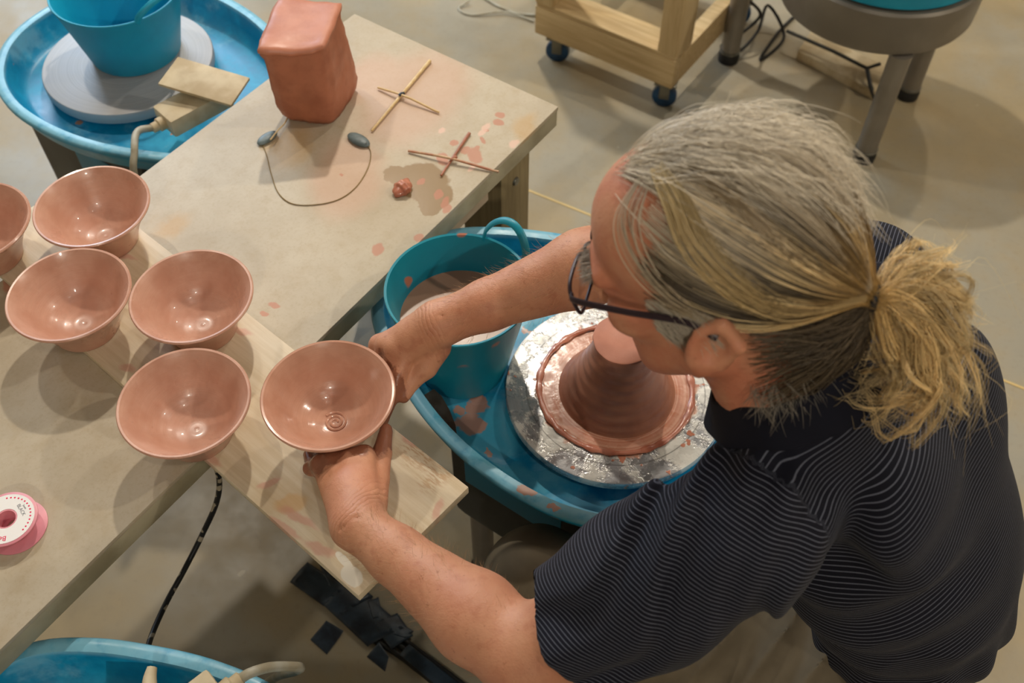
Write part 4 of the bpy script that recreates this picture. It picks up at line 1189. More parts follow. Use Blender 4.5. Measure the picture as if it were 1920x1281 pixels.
def make_skin():
    t = NT('sun_tanned_skin'); co = t.obj()
    n1 = t.noise(co, 16, 5, 0.6); n2 = t.noise(co, 55, 4); n3 = t.noise(co, 500, 3)
    col = t.mix(t.ramp(n1, 0.35, 0.68), rgb(204, 148, 116), rgb(194, 132, 102))
    col = t.mix(t.ramp(n2, 0.52, 0.72, 0, 0.55), col, rgb(180, 116, 88))
    fre = t.ramp(t.noise(co, 150, 3), 0.66, 0.72, 0, 0.4)
    col = t.mix(fre, col, rgb(146, 86, 60))
    hd_ = t.attr('head')
    col = t.mix(t.math('MULTIPLY', hd_, t.ramp(n1, 0.4, 0.62, 0.15, 0.6)), col, rgb(196, 118, 90))
    cl = t.attr('clay')
    cf = t.ramp(t.math('ADD', cl, t.math('MULTIPLY', t.math('SUBTRACT', t.noise(co, 60, 5), 0.5), 1.5)), 0.3, 0.55)
    col = t.mix(t.math('MULTIPLY', cf, 0.85), col, t.mix(n2, rgb(150, 92, 68), rgb(120, 72, 52)))
    wr = t.noise(t.scalev(co, (1, 1, 1)), 130, 5, 0.7)
    wq = t.math('ADD', t.attr('wrk'), t.math('MULTIPLY', t.noise(co, 40, 3), 0.012))
    wv = t.math('MULTIPLY', t.math('POWER', t.math('ABSOLUTE', t.math('SINE', t.math('MULTIPLY', wq, 520.0))), 0.6), t.attr('wrm'))
    wr = t.math('ADD', wr, t.math('MULTIPLY', wv, 1.1))
    t.bump(t.math('ADD', wr, t.math('MULTIPLY', n3, 0.5)), 0.42, 0.0018)
    t.set(t.b, 'Subsurface Weight', 0.06); t.set(t.b, 'Subsurface Radius', (0.012, 0.005, 0.003)); t.set(t.b, 'Subsurface Scale', 0.5)
    return t.fin(col, t.ramp(cf, 0, 1, 0.5, 0.22), 0, 0.45)
M['skin'] = make_skin()
body = link('body', me, M['skin'], pm)

# --- shirt
SHW = 0.0036
F = Field((0.02, 0.22, 0.50), (0.74, 1.00, 1.09), SHW)
hemL = SL + (EL - SL) * 0.80; hemR = SR + (ER - SR) * 0.80
G = [F]
F.ell(CH + SPf * 0.004 + np.array([.024, -.002, -.035]), (0.122, 0.165, 0.195), TAX)
F.ell(PEL + np.array([-0.022, .004, .14]), (0.116, 0.138, 0.15), TAX, 0.05)
F.ell(PEL + np.array([0.0, .0, .03]), (0.122, 0.138, 0.11), np.array([BF, BL, [0, 0, 1]]), 0.05)
F.cone(SL * .62 + SR * .38 + np.array([.03, 0, -.02]), SR * .62 + SL * .38 + np.array([.03, 0, -.02]), 0.085, 0.085, 0.05)
F.cone(C7 + np.array([0.01, 0.0, -0.035]), CH + SP * 0.10, 0.060, 0.09, 0.05)
F.cone(C7 + np.array([0, 0, -0.03]), SL + np.array([.035, .025, .008]), 0.050, 0.058, 0.04)
F.cone(C7 + np.array([0, 0, -0.03]), SR + np.array([.0, -.035, .008]), 0.050, 0.058, 0.04)
# shoulder blades, spine furrow
F.ell(CH + BL * 0.085 - SPf * 0.080 + SP * 0.06, (0.03, 0.055, 0.07), TAX, 0.05)
F.ell(CH - BL * 0.085 - SPf * 0.080 + SP * 0.06, (0.03, 0.055, 0.07), TAX, 0.05)
torso_copy = F.a.copy()
Fs = Field(F.lo, F.lo + (F.n - 1) * F.h - 1e-6, SHW); Fs.a[:] = 0.5
for S_, E_, hem in ((SL, EL, hemL), (SR, ER, hemR)):
    ax = unit(E_ - S_)
    Fs.cone(S_, S_ * .5 + hem * .5, 0.076, 0.076, 0.02)
    Fs.cone(S_ * .5 + hem * .5, hem + ax * 0.004, 0.074, 0.069, 0.02)
sleeve = Fs.a.copy()
lo, hi = F.lo, F.lo + F.n * F.h
n_ = min(F.a.shape[0], sleeve.shape[0]), min(F.a.shape[1], sleeve.shape[1]), min(F.a.shape[2], sleeve.shape[2])
a = F.a[:n_[0], :n_[1], :n_[2]]; d = sleeve[:n_[0], :n_[1], :n_[2]]
k = 0.035; hh = np.clip(0.5 + 0.5 * (a - d) / k, 0, 1)
F.a[:n_[0], :n_[1], :n_[2]] = a + (d - a) * hh - k * hh * (1 - hh)
# folds
def folds(X, Y, Z):
    out = np.zeros_like(X)
    axL = unit(EL - SL); sid = unit(np.cross(axL, [0.3, -0.4, 0.86])); oth = np.cross(axL, sid)
    x, y, z = X - SL[0], Y - SL[1], Z - SL[2]
    al = x * axL[0] + y * axL[1] + z * axL[2]; sd = x * sid[0] + y * sid[1] + z * sid[2]; ot = x * oth[0] + y * oth[1] + z * oth[2]
    w = np.exp(-((sd ** 2 + ot ** 2) / 0.011)) * np.clip((al + 0.05) / 0.05, 0, 1)
    ph = sd * 95 + al * 26 + 2.2 * np.sin(al * 24 + ot * 18) 
    out += w * (0.0080 * np.sin(ph) + 0.0035 * np.sin(ph * 1.9 + 1.0 + al * 30))
    # creases running from the arm pit over the side
    p0 = SL * .6 + PEL * .4
    x, y, z = X - PEL[0], Y - PEL[1], Z - PEL[2]
    sp_ = x * SP[0] + y * SP[1] + z * SP[2]; lt = x * BL[0] + y * BL[1]
    w2 = np.clip((lt - 0.03) / 0.1, 0, 1) * np.clip((0.42 - sp_) / 0.12, 0, 1)
    out += w2 * 0.0050 * np.sin(sp_ * 70 + lt * 30 + 2.0 * np.sin(lt * 22 + 1))
    w3 = np.clip((0.10 - sp_) / 0.1, 0, 1)
    out += w3 * 0.005 * np.sin(np.arctan2(y, x) * 13 + sp_ * 20)
    # bunched cloth where the sleeve is set in
    out += 0.0035 * np.exp(-((np.sqrt((X - SL[0]) ** 2 + (Y - SL[1]) ** 2 + (Z - SL[2]) ** 2) - 0.085) / 0.02) ** 2) * np.sin((X - Y * .6) * 130)
    return out.astype(np.float32)
F.apply(lo, hi, folds, 0, 'disp')
# set-in seam of the sleeves: a shallow groove
gs = np.abs(torso_copy[:n_[0], :n_[1], :n_[2]] - sleeve[:n_[0], :n_[1], :n_[2]])
F.a[:n_[0], :n_[1], :n_[2]] += 0.0022 * np.exp(-(gs / 0.004) ** 2)
# sleeve hems: cut and hollowed
for S_, E_, hem in ((SL, EL, hemL), (SR, ER, hemR)):
    ax = unit(E_ - S_)
    F.plane_cut(hem, ax, hem - 0.10 + ax * .05, hem + 0.10 + ax * .05, 0.008)
    F.cone(hem - ax * 0.035, hem + ax * 0.02, 0.050, 0.064, 0.004, 'sub')
F.plane_cut((0, 0, 0.548), (0.10, -0.05, -1), (0.2, 0.1, 0.4), (0.8, 0.9, 0.62), 0.004)
F.plane_cut(C7 + HF * 0.02 + np.array([0, 0, 0.0]), np.array([-.25, .1, 1]), C7 - 0.2, C7 + 0.2, 0.003)
V, Q = F.mesh()
V = smooth_mesh(V, Q, 4, 0.5)
gi = np.clip(np.round((V - F.lo) / F.h).astype(int), 0, np.array(n_) - 1)
ds = sleeve[tuple(gi.T)]; dt = torso_copy[tuple(gi.T)]
isS = ds < dt
sideL = np.linalg.norm(V - SL, axis=1) < np.linalg.norm(V - SR, axis=1)
axL = unit(EL - SL); axR = unit(ER - SR)
skew = unit(cos(radians(26)) * axL + sin(radians(26)) * unit(np.array([0.56, -0.66, -0.50])))
sl_ = np.where(sideL, (V - SL) @ skew, (V - SR) @ axR)
relT = V - PEL
st = relT @ SP + 0.18 * (relT @ SPf) * 0 + 0.12 * ((relT @ BL) ** 2) / 0.2
stripe = np.where(isS, sl_ / 0.0040, st / 0.0050)
del F, Fs
me = quad_mesh('polo_shirt', tolocal(pm, V), Q)
fattr(me, 'stripe', stripe)
def make_shirt(stripes=True):
    t = NT('navy_striped_jersey' if stripes else 'navy_knit_collar'); co = t.obj()
    n1 = t.noise(co, 900, 2)
    base = t.mix(t.ramp(t.noise(co, 12, 4), 0.3, 0.7), rgb(11, 13, 25), rgb(15, 17, 30))
    col = base
    if stripes:
        fr = t.math('FRACT', t.attr('stripe'))
        f = t.ramp(t.math('ABSOLUTE', t.math('SUBTRACT', fr, 0.5)), 0.03, 0.14, 1.0, 0.0)
        f = t.math('MULTIPLY', f, t.ramp(n1, 0.25, 0.6, 0.75, 1.0))
        col = t.mix(f, base, rgb(100, 104, 118))
    t.bump(n1, 0.25, 0.0005)
    t.set(t.b, 'Sheen Weight', 0.03)
    return t.fin(col, 0.8, 0, 0.2)
M['shirt'] = make_shirt(); M['collar'] = make_shirt(False)
shirt = link('polo_shirt', me, M['shirt'], pm)
tag(shirt, 'navy polo shirt with thin pale stripes')
# collar: a folded band around the neck, open in front
nk = unit(hd(-0.022, 0, -0.045) - (C7 + np.array([-.03, .01, -.02])))
nkc = C7 + HF * 0.030 + HU * 0.002
e1 = unit(HF - nk * (HF @ nk)); e2 = np.cross(nk, e1)
rings = [(0.0610, 0.022, 0), (0.0635, 0.026, 0), (0.0665, 0.022, 0), (0.0725, 0.004, 0), (0.0805, -0.014, 0), (0.0815, -0.016, 0), (0.0795, -0.018, 0), (0.070, -0.006, 0), (0.063, 0.004, 0)]
cv, cf = [], []
m_ = 72
for i in range(m_ + 1):
    th = radians(14) + (2 * pi - radians(28)) * i / m_
    spread = 1 + 0.08 * max(0, cos(th)) ** 2
    for r, z, o_ in rings:
        drop = -0.030 * max(0, cos(th)) ** 1.5
        wav = 0.0015 * sin(th * 9 + z * 90)
        cv.append(nkc + (e1 * cos(th) * 1.08 + e2 * sin(th)) * (r + wav) * spread + nk * (z + drop))
nr_ = len(rings)
for i in range(m_):
    for j in range(nr_):
        l = (j + 1) % nr_
        cf.append((i * nr_ + j, i * nr_ + l, (i + 1) * nr_ + l, (i + 1) * nr_ + j))
cf += [tuple(range(nr_)), tuple(m_ * nr_ + j for j in range(nr_ - 1, -1, -1))]
cme = mesh('collar', tolocal(shirt, cv), cf)
bm = bmesh.new(); bm.from_mesh(cme); bmesh.ops.recalc_face_normals(bm, faces=bm.faces); bm.to_mesh(cme); bm.free()
link('collar', cme, M['collar'], shirt)

# --- trousers
HIPL = np.array([0.446, 0.450, 0.518]); HIPR = PEL - BL * 0.065 + np.array([.01, .0, -.045])
KL = np.array([0.034, 0.584, 0.508]); KR = np.array([0.475, 1.050, 0.470])
AL = np.array([0.050, 0.575, 0.085]); AR = np.array([0.455, 1.085, 0.085])
F = Field((-0.10, 0.24, 0.045), (0.74, 1.17, 0.72), 0.0055)
F.ell(PEL + np.array([0, 0, -0.02]), (0.115, 0.130, 0.098), np.array([BF, BL, [0, 0, 1]]))
for hp_, kn, an in ((HIPL, KL, AL), (HIPR, KR, AR)):
    F.cone(hp_, hp_ * .45 + kn * .55 - np.array([0, 0, .012]), 0.090, 0.080, 0.04)
    F.cone(hp_ * .45 + kn * .55 - np.array([0, 0, .012]), kn, 0.080, 0.070, 0.03)
    F.cone(kn, kn * .5 + an * .5 + np.array([.012, 0, 0]), 0.068, 0.064, 0.02)
    F.cone(kn * .5 + an * .5 + np.array([.012, 0, 0]), an, 0.064, 0.060, 0.02)
# loose cloth hanging below the near thigh
F.cone(HIPL * .8 + KL * .2 + np.array([.0, -.035, -.018]), HIPL * .35 + KL * .65 + np.array([0, -.016, -.012]), 0.062, 0.055, 0.05)
def pfold(X, Y, Z):
    ax = unit(KL - HIPL); x, y, z = X - HIPL[0], Y - HIPL[1], Z - HIPL[2]
    al = x * ax[0] + y * ax[1] + z * ax[2]
    w = np.clip((0.55 - Y) / 0.1, 0, 1) * np.clip((0.30 - al) / 0.15, 0, 1)
    return (w * (0.024 * np.abs(np.sin(al * 48 + 9 * z + 1.1 * np.sin(y * 22))) ** 0.7 - 0.010) + 0.0022 * np.sin(al * 40 + z * 50 + y * 25)).astype(np.float32)
F.apply(F.lo, F.lo + F.n * F.h, pfold, 0, 'disp')
V, Q = F.mesh(); V = smooth_mesh(V, Q, 2, 0.5); del F
M['trousers'] = plain('khaki_cotton', rgb(122, 112, 94), 0.85, 0, rgb(104, 95, 79), 9, 0.2, 700, spec=0.2)
tr = link('trousers', quad_mesh('trousers', tolocal(pm, V), Q), M['trousers'], pm)
tag(tr, 'khaki trousers')
# --- shoes
for an, fa in ((AL, radians(120)), (AR, radians(120))):
    F = Field(an + [-.24, -.24, -.09], an + [.24, .24, .06], 0.005)
    d_ = np.array([cos(fa), sin(fa), 0])
    F.cone(an + [0, 0, -.03], an + [0, 0, .0], 0.045, 0.045)
    F.ell(an - d_ * 0.02 + [0, 0, -.045], (0.06, 0.04, 0.04), np.array([d_, np.cross([0, 0, 1], d_), [0, 0, 1]]), 0.02)
    F.ell(an + d_ * 0.09 + [0, 0, -.055], (0.105, 0.046, 0.034), np.array([d_, np.cross([0, 0, 1], d_), [0, 0, 1]]), 0.03)
    F.plane_cut((0, 0, 0.002), (0, 0, -1), an - .3, an + .3, 0.0)
    V, Q = F.mesh(); V = smooth_mesh(V, Q, 2, 0.5)
    link('shoe', quad_mesh('shoe', tolocal(pm, V), Q), M['dark_metal'], pm)

# --- hair: strands as thin tapered tubes
def strands_mesh(name, P, rad, colr, parent, mat, tipf=0.25):
    """P (n, m, 3) world paths, rad (n,), colr (n, m, 3)"""
    n, m, _ = P.shape
    P = tolocal(parent, P.reshape(-1, 3)).reshape(n, m, 3)
    T = np.gradient(P, axis=1); T /= np.linalg.norm(T, axis=2)[..., None] + 1e-9
    ref = np.where(np.abs(T[..., 2:3]) < 0.9, np.array([0, 0, 1.]), np.array([1., 0, 0]))
    A = np.cross(T, ref); A /= np.linalg.norm(A, axis=2)[..., None] + 1e-9
    B = np.cross(T, A)
    tap = rad[:, None] * np.interp(np.linspace(0, 1, m), [0, 0.1, 0.7, 1], [0.7, 1, 1, tipf])[None]
    ang = np.arange(3) * 2 * pi / 3
    V = P[:, :, None] + tap[..., None, None] * (A[:, :, None] * np.cos(ang)[:, None] + B[:, :, None] * np.sin(ang)[:, None])
    i = np.arange(n)[:, None, None] * (m * 3) + np.arange(m - 1)[None, :, None] * 3
    k = np.arange(3)[None, None]; l = (k + 1) % 3
    Q = np.stack([i + k, i + l, i + 3 + l, i + 3 + k], -1).reshape(-1, 4)
    me = quad_mesh(name, V.reshape(-1, 3), Q)
    ca = me.attributes.new('tone', 'FLOAT_COLOR', 'POINT')
    c4 = np.ones((n, m, 3, 4), np.float32); c4[..., :3] = colr[:, :, None, :]
    ca.data.foreach_set('color', c4.ravel())
    return tag(link(name, me, mat, parent), kind='stuff')
def make_hair():
    t = NT('grey_blond_hair')
    return t.fin(t.attr('tone', 'Color'), 0.42, 0, 0.5)
M['hair'] = make_hair()
lin = lambda r, g, b: np.array(s2l((r / 255, g / 255, b / 255)))
SILVER, ASH, BROWN, GOLD, BLOND = lin(206, 194, 172), lin(158, 142, 116), lin(78, 64, 46), lin(186, 146, 80), lin(236, 210, 156)
EC = np.array([-0.012, 0, 0.044]); ER_ = np.array([0.104, 0.082, 0.091])
TIE = hd(-0.134, 0.004, -0.022)
def unitrow(a): return a / (np.linalg.norm(a, axis=-1, keepdims=True) + 1e-9)
def slerp(a, b, s):
    d_ = np.clip((a * b).sum(-1, keepdims=True), -1, 1); om = np.arccos(d_) + 1e-6
    return (np.sin((1 - s) * om) * a + np.sin(s * om) * b) / np.sin(om)
tl_ = ((TIE - HC) @ HAX.T - EC) / ER_
tieu = unitrow(tl_[None])[0]; tier = np.linalg.norm(tl_)
def scalp_strands(n_clump, per, seed, lift0, accept, spread=0.05, m=16, fly=0.0, droop=0.30):
    rg = np.random.default_rng(seed)
    roots = []
    while len(roots) < n_clump:
        v = unitrow(rg.normal(size=(1, 3)))[0]
        if accept(v, rg): roots.append(v)
    R0 = np.repeat(np.array(roots), per, 0)
    cid = np.repeat(np.arange(n_clump), per)
    N = len(R0)
    a = unitrow(R0 + rg.normal(size=(N, 3)) * spread)
    s = np.linspace(0, 1, m)[None, :, None]
    b = np.repeat(tieu[None], N, 0)
    mid = slerp(a, b, 0.5)
    sg = np.tanh(R0[:, 1:2] * 5 + 0.15)
    mid = unitrow(mid + np.concatenate([np.zeros((N, 1)), sg * droop, -0.35 * droop * np.ones((N, 1))], 1) * np.clip((a - b) ** 2, 0, 2).sum(1, keepdims=True) / 3)
    A_ = a[:, None]; Mi = mid[:, None]; B_ = b[:, None]
    path = slerp(unitrow(slerp(A_, Mi, s)), unitrow(slerp(Mi, B_, s)), s)
    path = unitrow(path)
    lift = 1 + (lift0 + 0.02 * rg.normal(size=(n_clump, 1, 1)))[cid] * np.sin(pi * np.clip(s * 0.95 + .05, 0, 1)) ** 0.7
    lift = lift + fly * rg.normal(size=(N, 1, 1)) * np.sin(pi * s) 
    rr = lift * (1 - s ** 5) + tier * s ** 5
    wav = 0.010 * np.sin(s * 9 + rg.uniform(0, 6, (n_clump, 1, 1))[cid]) * np.sin(pi * s)
    path = path * rr
    path[..., 1] += wav[..., 0]
    path[..., 2] += 0.6 * wav[..., 0]
    # lock bundling towards the tie
    jit = rg.normal(size=(N, 1, 3)) * 0.010 * (0.3 + np.sin(pi * s))
    path = path + jit
    L = path * ER_ + EC
    W = HC + L @ HAX
    W[:, -1] = TIE + (W[:, -1] - TIE) * 0.25 + rg.normal(size=(N, 3)) * 0.004
    return W, R0, cid, rg
def hairline(v, rg):
    x, y, z = v
    if z < (-0.62 if x > -0.45 else -0.80): return False
    front = 0.66 - 0.34 * min(1, abs(y) / 0.55)        # receding at the temples
    if z > 0.25 and x > front + (0.10 if abs(y) < 0.12 else 0): return False
    if z <= 0.25 and x > 0.30 + 0.2 * z: return False
    if z < -0.25 and x > -0.25: return False             # ear
    # thin places on the crown
    for c, w in (((-0.25, 0.18, 0.95), 0.30), ((-0.60, 0.12, 0.79), 0.26), ((0.45, 0.45, 0.75), .2)):
        if np.linalg.norm(v - unit(c)) < w and rg.uniform() < 0.72: return False
    return True
P1, R1, c1, rg = scalp_strands(330, 20, 3, 0.022, hairline, 0.055)
N, m = P1.shape[:2]
s = np.linspace(0, 1, m)[None, :, None]
side = np.clip((0.70 - R1[:, 2]) / 0.4, 0, 1)[:, None, None]
tone = (rg.uniform(0, 1, 330) ** 1.4)[c1][:, None, None] * 0.9 + rg.uniform(0, 0.2, (N, 1, 1))
root_c = SILVER * (1 - side) * (0.75 + 0.65 * tone) + side * (BROWN * (1 - tone * .8) * .75 + ASH * tone * .5) + (1 - side) * ASH * 0.25
mid_c = ASH * (0.18 + 0.5 * tone) * (1 - 0.5 * side) + BLOND * np.clip(tone - 0.5, 0, 1) * 2.2 + BROWN * .22
end_c = GOLD * (0.40 + 0.9 * tone)
colr = root_c * np.clip(1 - 2 * s, 0, 1) + mid_c * (1 - np.abs(2 * s - 1)) + end_c * np.clip(2 * s - 1, 0, 1)
hair = strands_mesh('hair', P1, np.random.default_rng(1).uniform(0.00028, 0.00055, N), colr, pm, M['hair'])
tag(hair, 'grey blond hair combed back into a ponytail')
# wispy loose tuft over the crown and the far side
def top(v, rg): return hairline(v, rg) and v[2] > 0.35 and v[1] < 0.25
P2, R2, c2, rg = scalp_strands(110, 14, 9, 0.035, top, 0.09, 14, 0.045, 0.15)
keep = rg.uniform(0.25, 0.6, len(P2))
mm = 14; out = np.empty((len(P2), mm, 3))
for i in range(len(P2)):
    u = np.linspace(0, keep[i] * (P2.shape[1] - 1), mm); i0 = np.minimum(u.astype(int), P2.shape[1] - 2); fr = (u - i0)[:, None]
    out[i] = P2[i, i0] * (1 - fr) + P2[i, i0 + 1] * fr
u = np.linspace(0, 1, mm)[None, :, None]
fl = rg.normal(size=(110, 1, 3))[c2] * 0.010 + rg.normal(size=(len(P2), 1, 3)) * 0.006
out += fl * u ** 1.5 + HU * 0.004 * u
out += np.sin(u * rg.uniform(4, 9, (110, 1, 3))[c2] + rg.uniform(0, 6, (110, 1, 3))[c2]) * 0.0045 * u + HU * (rg.uniform(-.004, .012, (110, 1, 1))[c2] * np.sin(pi * u))
strands_mesh('flyaway_hair', out, rg.uniform(0.00020, 0.0004, len(P2)), np.repeat((SILVER * rg.uniform(0.8, 1.3, (len(P2), 1, 1))), mm, 1), hair, M['hair'])
def surf(x, y, lift=1.03):
    """where the line of sight meets the hair shell of the head"""
    o_ = ((CC - HC) @ HAX.T - EC) / (ER_ * lift); d_ = (ray(x, y) @ HAX.T) / (ER_ * lift)
    A_, B_, C_ = d_ @ d_, 2 * o_ @ d_, o_ @ o_ - 1
    q = max(B_ * B_ - 4 * A_ * C_, 0.0)
    return CC + ray(x, y) * ((-B_ - sqrt(q)) / (2 * A_))
LK = [([(1200, 335), (1168, 400), (1172, 460), (1205, 520), (1250, 565), (1310, 598)], 13, SILVER * .95), ([(1215, 335), (1190, 420), (1215, 500), (1270, 560), (1340, 600)], 10, SILVER * .9),
      ([(1225, 320), (1262, 390), (1300, 470), (1380, 545), (1480, 585), (1620, 560)], 90, BLOND * .75), ([(1240, 310), (1285, 380), (1325, 460), (1410, 540), (1500, 575), (1622, 558)], 70, BLOND * .6),
      ([(1280, 290), (1380, 330), (1470, 390), (1550, 460), (1620, 545)], 60, SILVER * .8), ([(1300, 265), (1420, 280), (1520, 330), (1590, 420), (1628, 545)], 70, SILVER * 1.0),
      ([(1300, 240), (1430, 255), (1540, 310), (1600, 400), (1632, 540)], 50, SILVER * .9), ([(1250, 300), (1340, 350), (1430, 430), (1520, 510), (1620, 552)], 50, ASH * .9)]
PL, CL, RL = [], [], []
rgl = np.random.default_rng(63)
for g, n_, c_ in LK:
    base = spline([surf(x, y, 1.05) for x, y in g], 24)
    u = np.linspace(0, 1, 24)[:, None]
    for q in range(n_):
        o_ = rgl.normal(size=3) * 0.0034 * (0.35 + np.sin(pi * u)) * np.array([1, 1, 1]) + HU * 0.002 * np.sin(pi * u)
        PL.append(base + o_); RL.append(rgl.uniform(.00022, .00042))
        CL.append((c_ * (1 - .35 * u) + GOLD * .35 * u) * rgl.uniform(.7, 1.2))
strands_mesh('loose_locks', np.array(PL), np.array(RL), np.array(CL), hair, M['hair'])
# short grey hair: sideburn, around the ear and nape; eyebrows
def short(n, seed, gen, col, rad=0.0003, m=7):
    rg = np.random.default_rng(seed); P = []; 
    for _ in range(n):
        p, d_, L = gen(rg); u = np.linspace(0, 1, m)[:, None]
        bend = rg.normal(size=3) * 0.25
        P.append(p + L * (d_ * u + bend * u ** 2 * 0.5))
    P = np.array(P)
    return P, rg.uniform(rad * .7, rad * 1.2, n), np.repeat(col * rg.uniform(.6, 1.15, (n, 1, 1)), m, 1)
def g_side(rg):
    x = rg.uniform(-0.012, 0.034); z = rg.uniform(-0.005, 0.040) - max(0, x) * .3; sgn = 1 if rg.uniform() < .8 else -1
    y = 0.079 * sqrt(max(0.05, 1 - ((x + .01) / .12) ** 2 - ((z - .03) / .13) ** 2)) + 0.0005
    return hd(x, sgn * y, z), unit(-0.75 * HF - 0.55 * HU + sgn * HL * 0.22), rg.uniform(.015, .032)
def g_brow(rg, sgn=1):
    y = rg.uniform(.012, .052); 
    return hd(0.107 - (y / .05) ** 2 * 0.019, sgn * y, 0.026 + rg.uniform(-.004, .006)), unit(HF * .7 + HL * sgn * .7 + HU * rg.uniform(-.3, .5)), rg.uniform(.008, .014)
for nm, (P, r_, c_) in (('sideburn', short(900, 21, g_side, lin(196, 186, 168))), ('eyebrow', short(180, 23, g_brow, lin(170, 160, 146), 0.00028)), ('eyebrow', short(180, 24, lambda rg: g_brow(rg, -1), lin(170, 160, 146), 0.00028))):
    strands_mesh(nm, P, r_, c_, hair, M['hair'])
rgn = np.random.default_rng(77); PN = []; CN = []
for q in range(1300):
    th_ = rgn.uniform(-1.45, 1.45); x_ = -0.034 - 0.064 * cos(th_); y_ = 0.069 * sin(th_)
    z_ = rgn.uniform(-0.100, 0.0) - 0.012 * cos(th_)
    p0_ = hd(x_, y_, z_); out_ = unit(-HF * cos(th_) + HL * sin(th_))
    mid_ = p0_ * .5 + TIE * .5 + out_ * rgn.uniform(0.002, 0.016) - HU * rgn.uniform(0, .012)
    PN.append(spline([p0_, p0_ * .7 + mid_ * .3 + out_ * .003, mid_, TIE + rgn.normal(size=3) * .003], 12))
    CN.append(np.repeat((BROWN * rgn.uniform(.35, 1.0) + ASH * rgn.uniform(0, .25))[None], 12, 0))
strands_mesh('nape_hair', np.array(PN), rgn.uniform(.0003, .0005, len(PN)), np.array(CN), hair, M['hair'])
P_, r_, c_ = short(260, 24, lambda rg: (lambda th_: (hd(-0.034 - 0.062 * cos(th_), 0.068 * sin(th_), rg.uniform(-.105, -.07)), unit(HL * np.sign(th_) * .6 - HU * .5 + HF * rg.normal() * .6), rg.uniform(.012, .03)))(rg.uniform(.2, 1.5)), lin(150, 142, 128), .00022)
strands_mesh('neck_wisps', P_, r_, c_, hair, M['hair'])
# ponytail
def D(x, y, t): return dep(x, y, t)
txp = (TIE - CC) @ CF
t0 = txp
guides = [
    ([(1650, 545), (1690, 500), (1740, 478), (1795, 486)], .0, 0.9), ([(1655, 548), (1700, 520), (1760, 505), (1790, 480)], -.005, 1),
    ([(1655, 552), (1720, 525), (1780, 530), (1815, 560), (1800, 610)], .0, 1), ([(1655, 555), (1730, 550), (1790, 580), (1815, 640)], .01, .9),
    ([(1652, 558), (1715, 570), (1765, 630), (1790, 700), (1825, 800)], .02, 1), ([(1650, 560), (1700, 590), (1745, 660), (1770, 730), (1800, 790)], .02, 1),
    ([(1650, 560), (1700, 580), (1740, 640), (1760, 710), (1770, 770)], .015, 1), ([(1648, 560), (1690, 600), (1725, 660), (1735, 720), (1700, 755), (1640, 745)], .02, .9),
    ([(1645, 562), (1680, 620), (1690, 690), (1660, 735), (1610, 730), (1580, 690)], .02, .8), ([(1640, 560), (1665, 640), (1680, 680), (1650, 690), (1615, 655), (1612, 610)], .01, .6),
    ([(1652, 556), (1720, 560), (1780, 620), (1795, 660), (1760, 700)], .0, .9), ([(1655, 550), (1710, 535), (1770, 560), (1800, 600), (1830, 590)], -.005, .8),
    ([(1648, 560), (1710, 610), (1750, 690), (1740, 760), (1690, 775), (1640, 760), (1590, 725)], .025, .8), ([(1645, 560), (1695, 640), (1715, 700), (1690, 740), (1655, 780)], .03, .6),
    ([(1650, 556), (1730, 590), (1775, 670), (1785, 740), (1790, 770)], .01, 1), ([(1650, 552), (1690, 540), (1745, 545), (1790, 560), (1810, 590)], .0, 1)]
rg = np.random.default_rng(40)
PT, RT, CT = [], [], []
for g, dt_, wgt in guides:
    pts = [TIE] + [D(x, y, t0 - 0.012 + (dt_ + 0.055) * (i + 1) / len(g)) for i, (x, y) in enumerate(g)]
    for sub in range(7):
        off = rg.normal(size=(len(pts), 3)) * 0.0095 * np.linspace(0.1, 1.3, len(pts))[:, None]
        u = np.linspace(0, 1, 26)[:, None]
        cpath = spline(np.array(pts) + off, 26)
        ph = rg.uniform(0, 6, 3); fq = rg.uniform(5, 11)
        cpath = cpath + np.sin(u * fq + ph) * 0.0045 * u ** 0.8
        tn = rg.uniform(0.2, 1.0) ** 1.2; wd = rg.uniform(0.0009, 0.0024)
        for q in range(int(15 * wgt)):
            o_ = rg.normal(size=3) * wd * (0.6 + 0.8 * np.sin(pi * u)) * (1.25 - 0.6 * u) + rg.normal(size=3) * 0.0022 * u ** 3
            n_c = max(10, int(26 * rg.uniform(0.75, 1.0)))
            PT.append(spline((cpath + o_)[:n_c], 20))
            RT.append(rg.uniform(.00022, .00042))
            uu = np.linspace(0, 1, 20)[:, None]
            CT.append((GOLD * (1 - uu) + BLOND * uu) * (0.42 + 1.0 * tn) * rg.uniform(.85, 1.15))
    for q in range(5):
        o2 = np.array(pts) + rg.normal(size=(len(pts), 3)) * 0.016 * np.linspace(0, 1.2, len(pts))[:, None]
        PT.append(spline(o2, 20)); RT.append(.00020); CT.append(np.repeat((BLOND * .9)[None], 20, 0))
strands_mesh('ponytail', np.array(PT), np.array(RT), np.array(CT), hair, M['hair'])
th = np.linspace(0, 2 * pi, 20, endpoint=False)
ea_ = unit(np.cross(unit(TIE - HC), HU)); eb_ = np.cross(unit(TIE - HC), ea_)
tube('hair_tie', [TIE + 0.009 * (ea_ * cos(a_) + eb_ * sin(a_)) for a_ in th], 0.0035, M['black_rubber'], hair, 8, True)

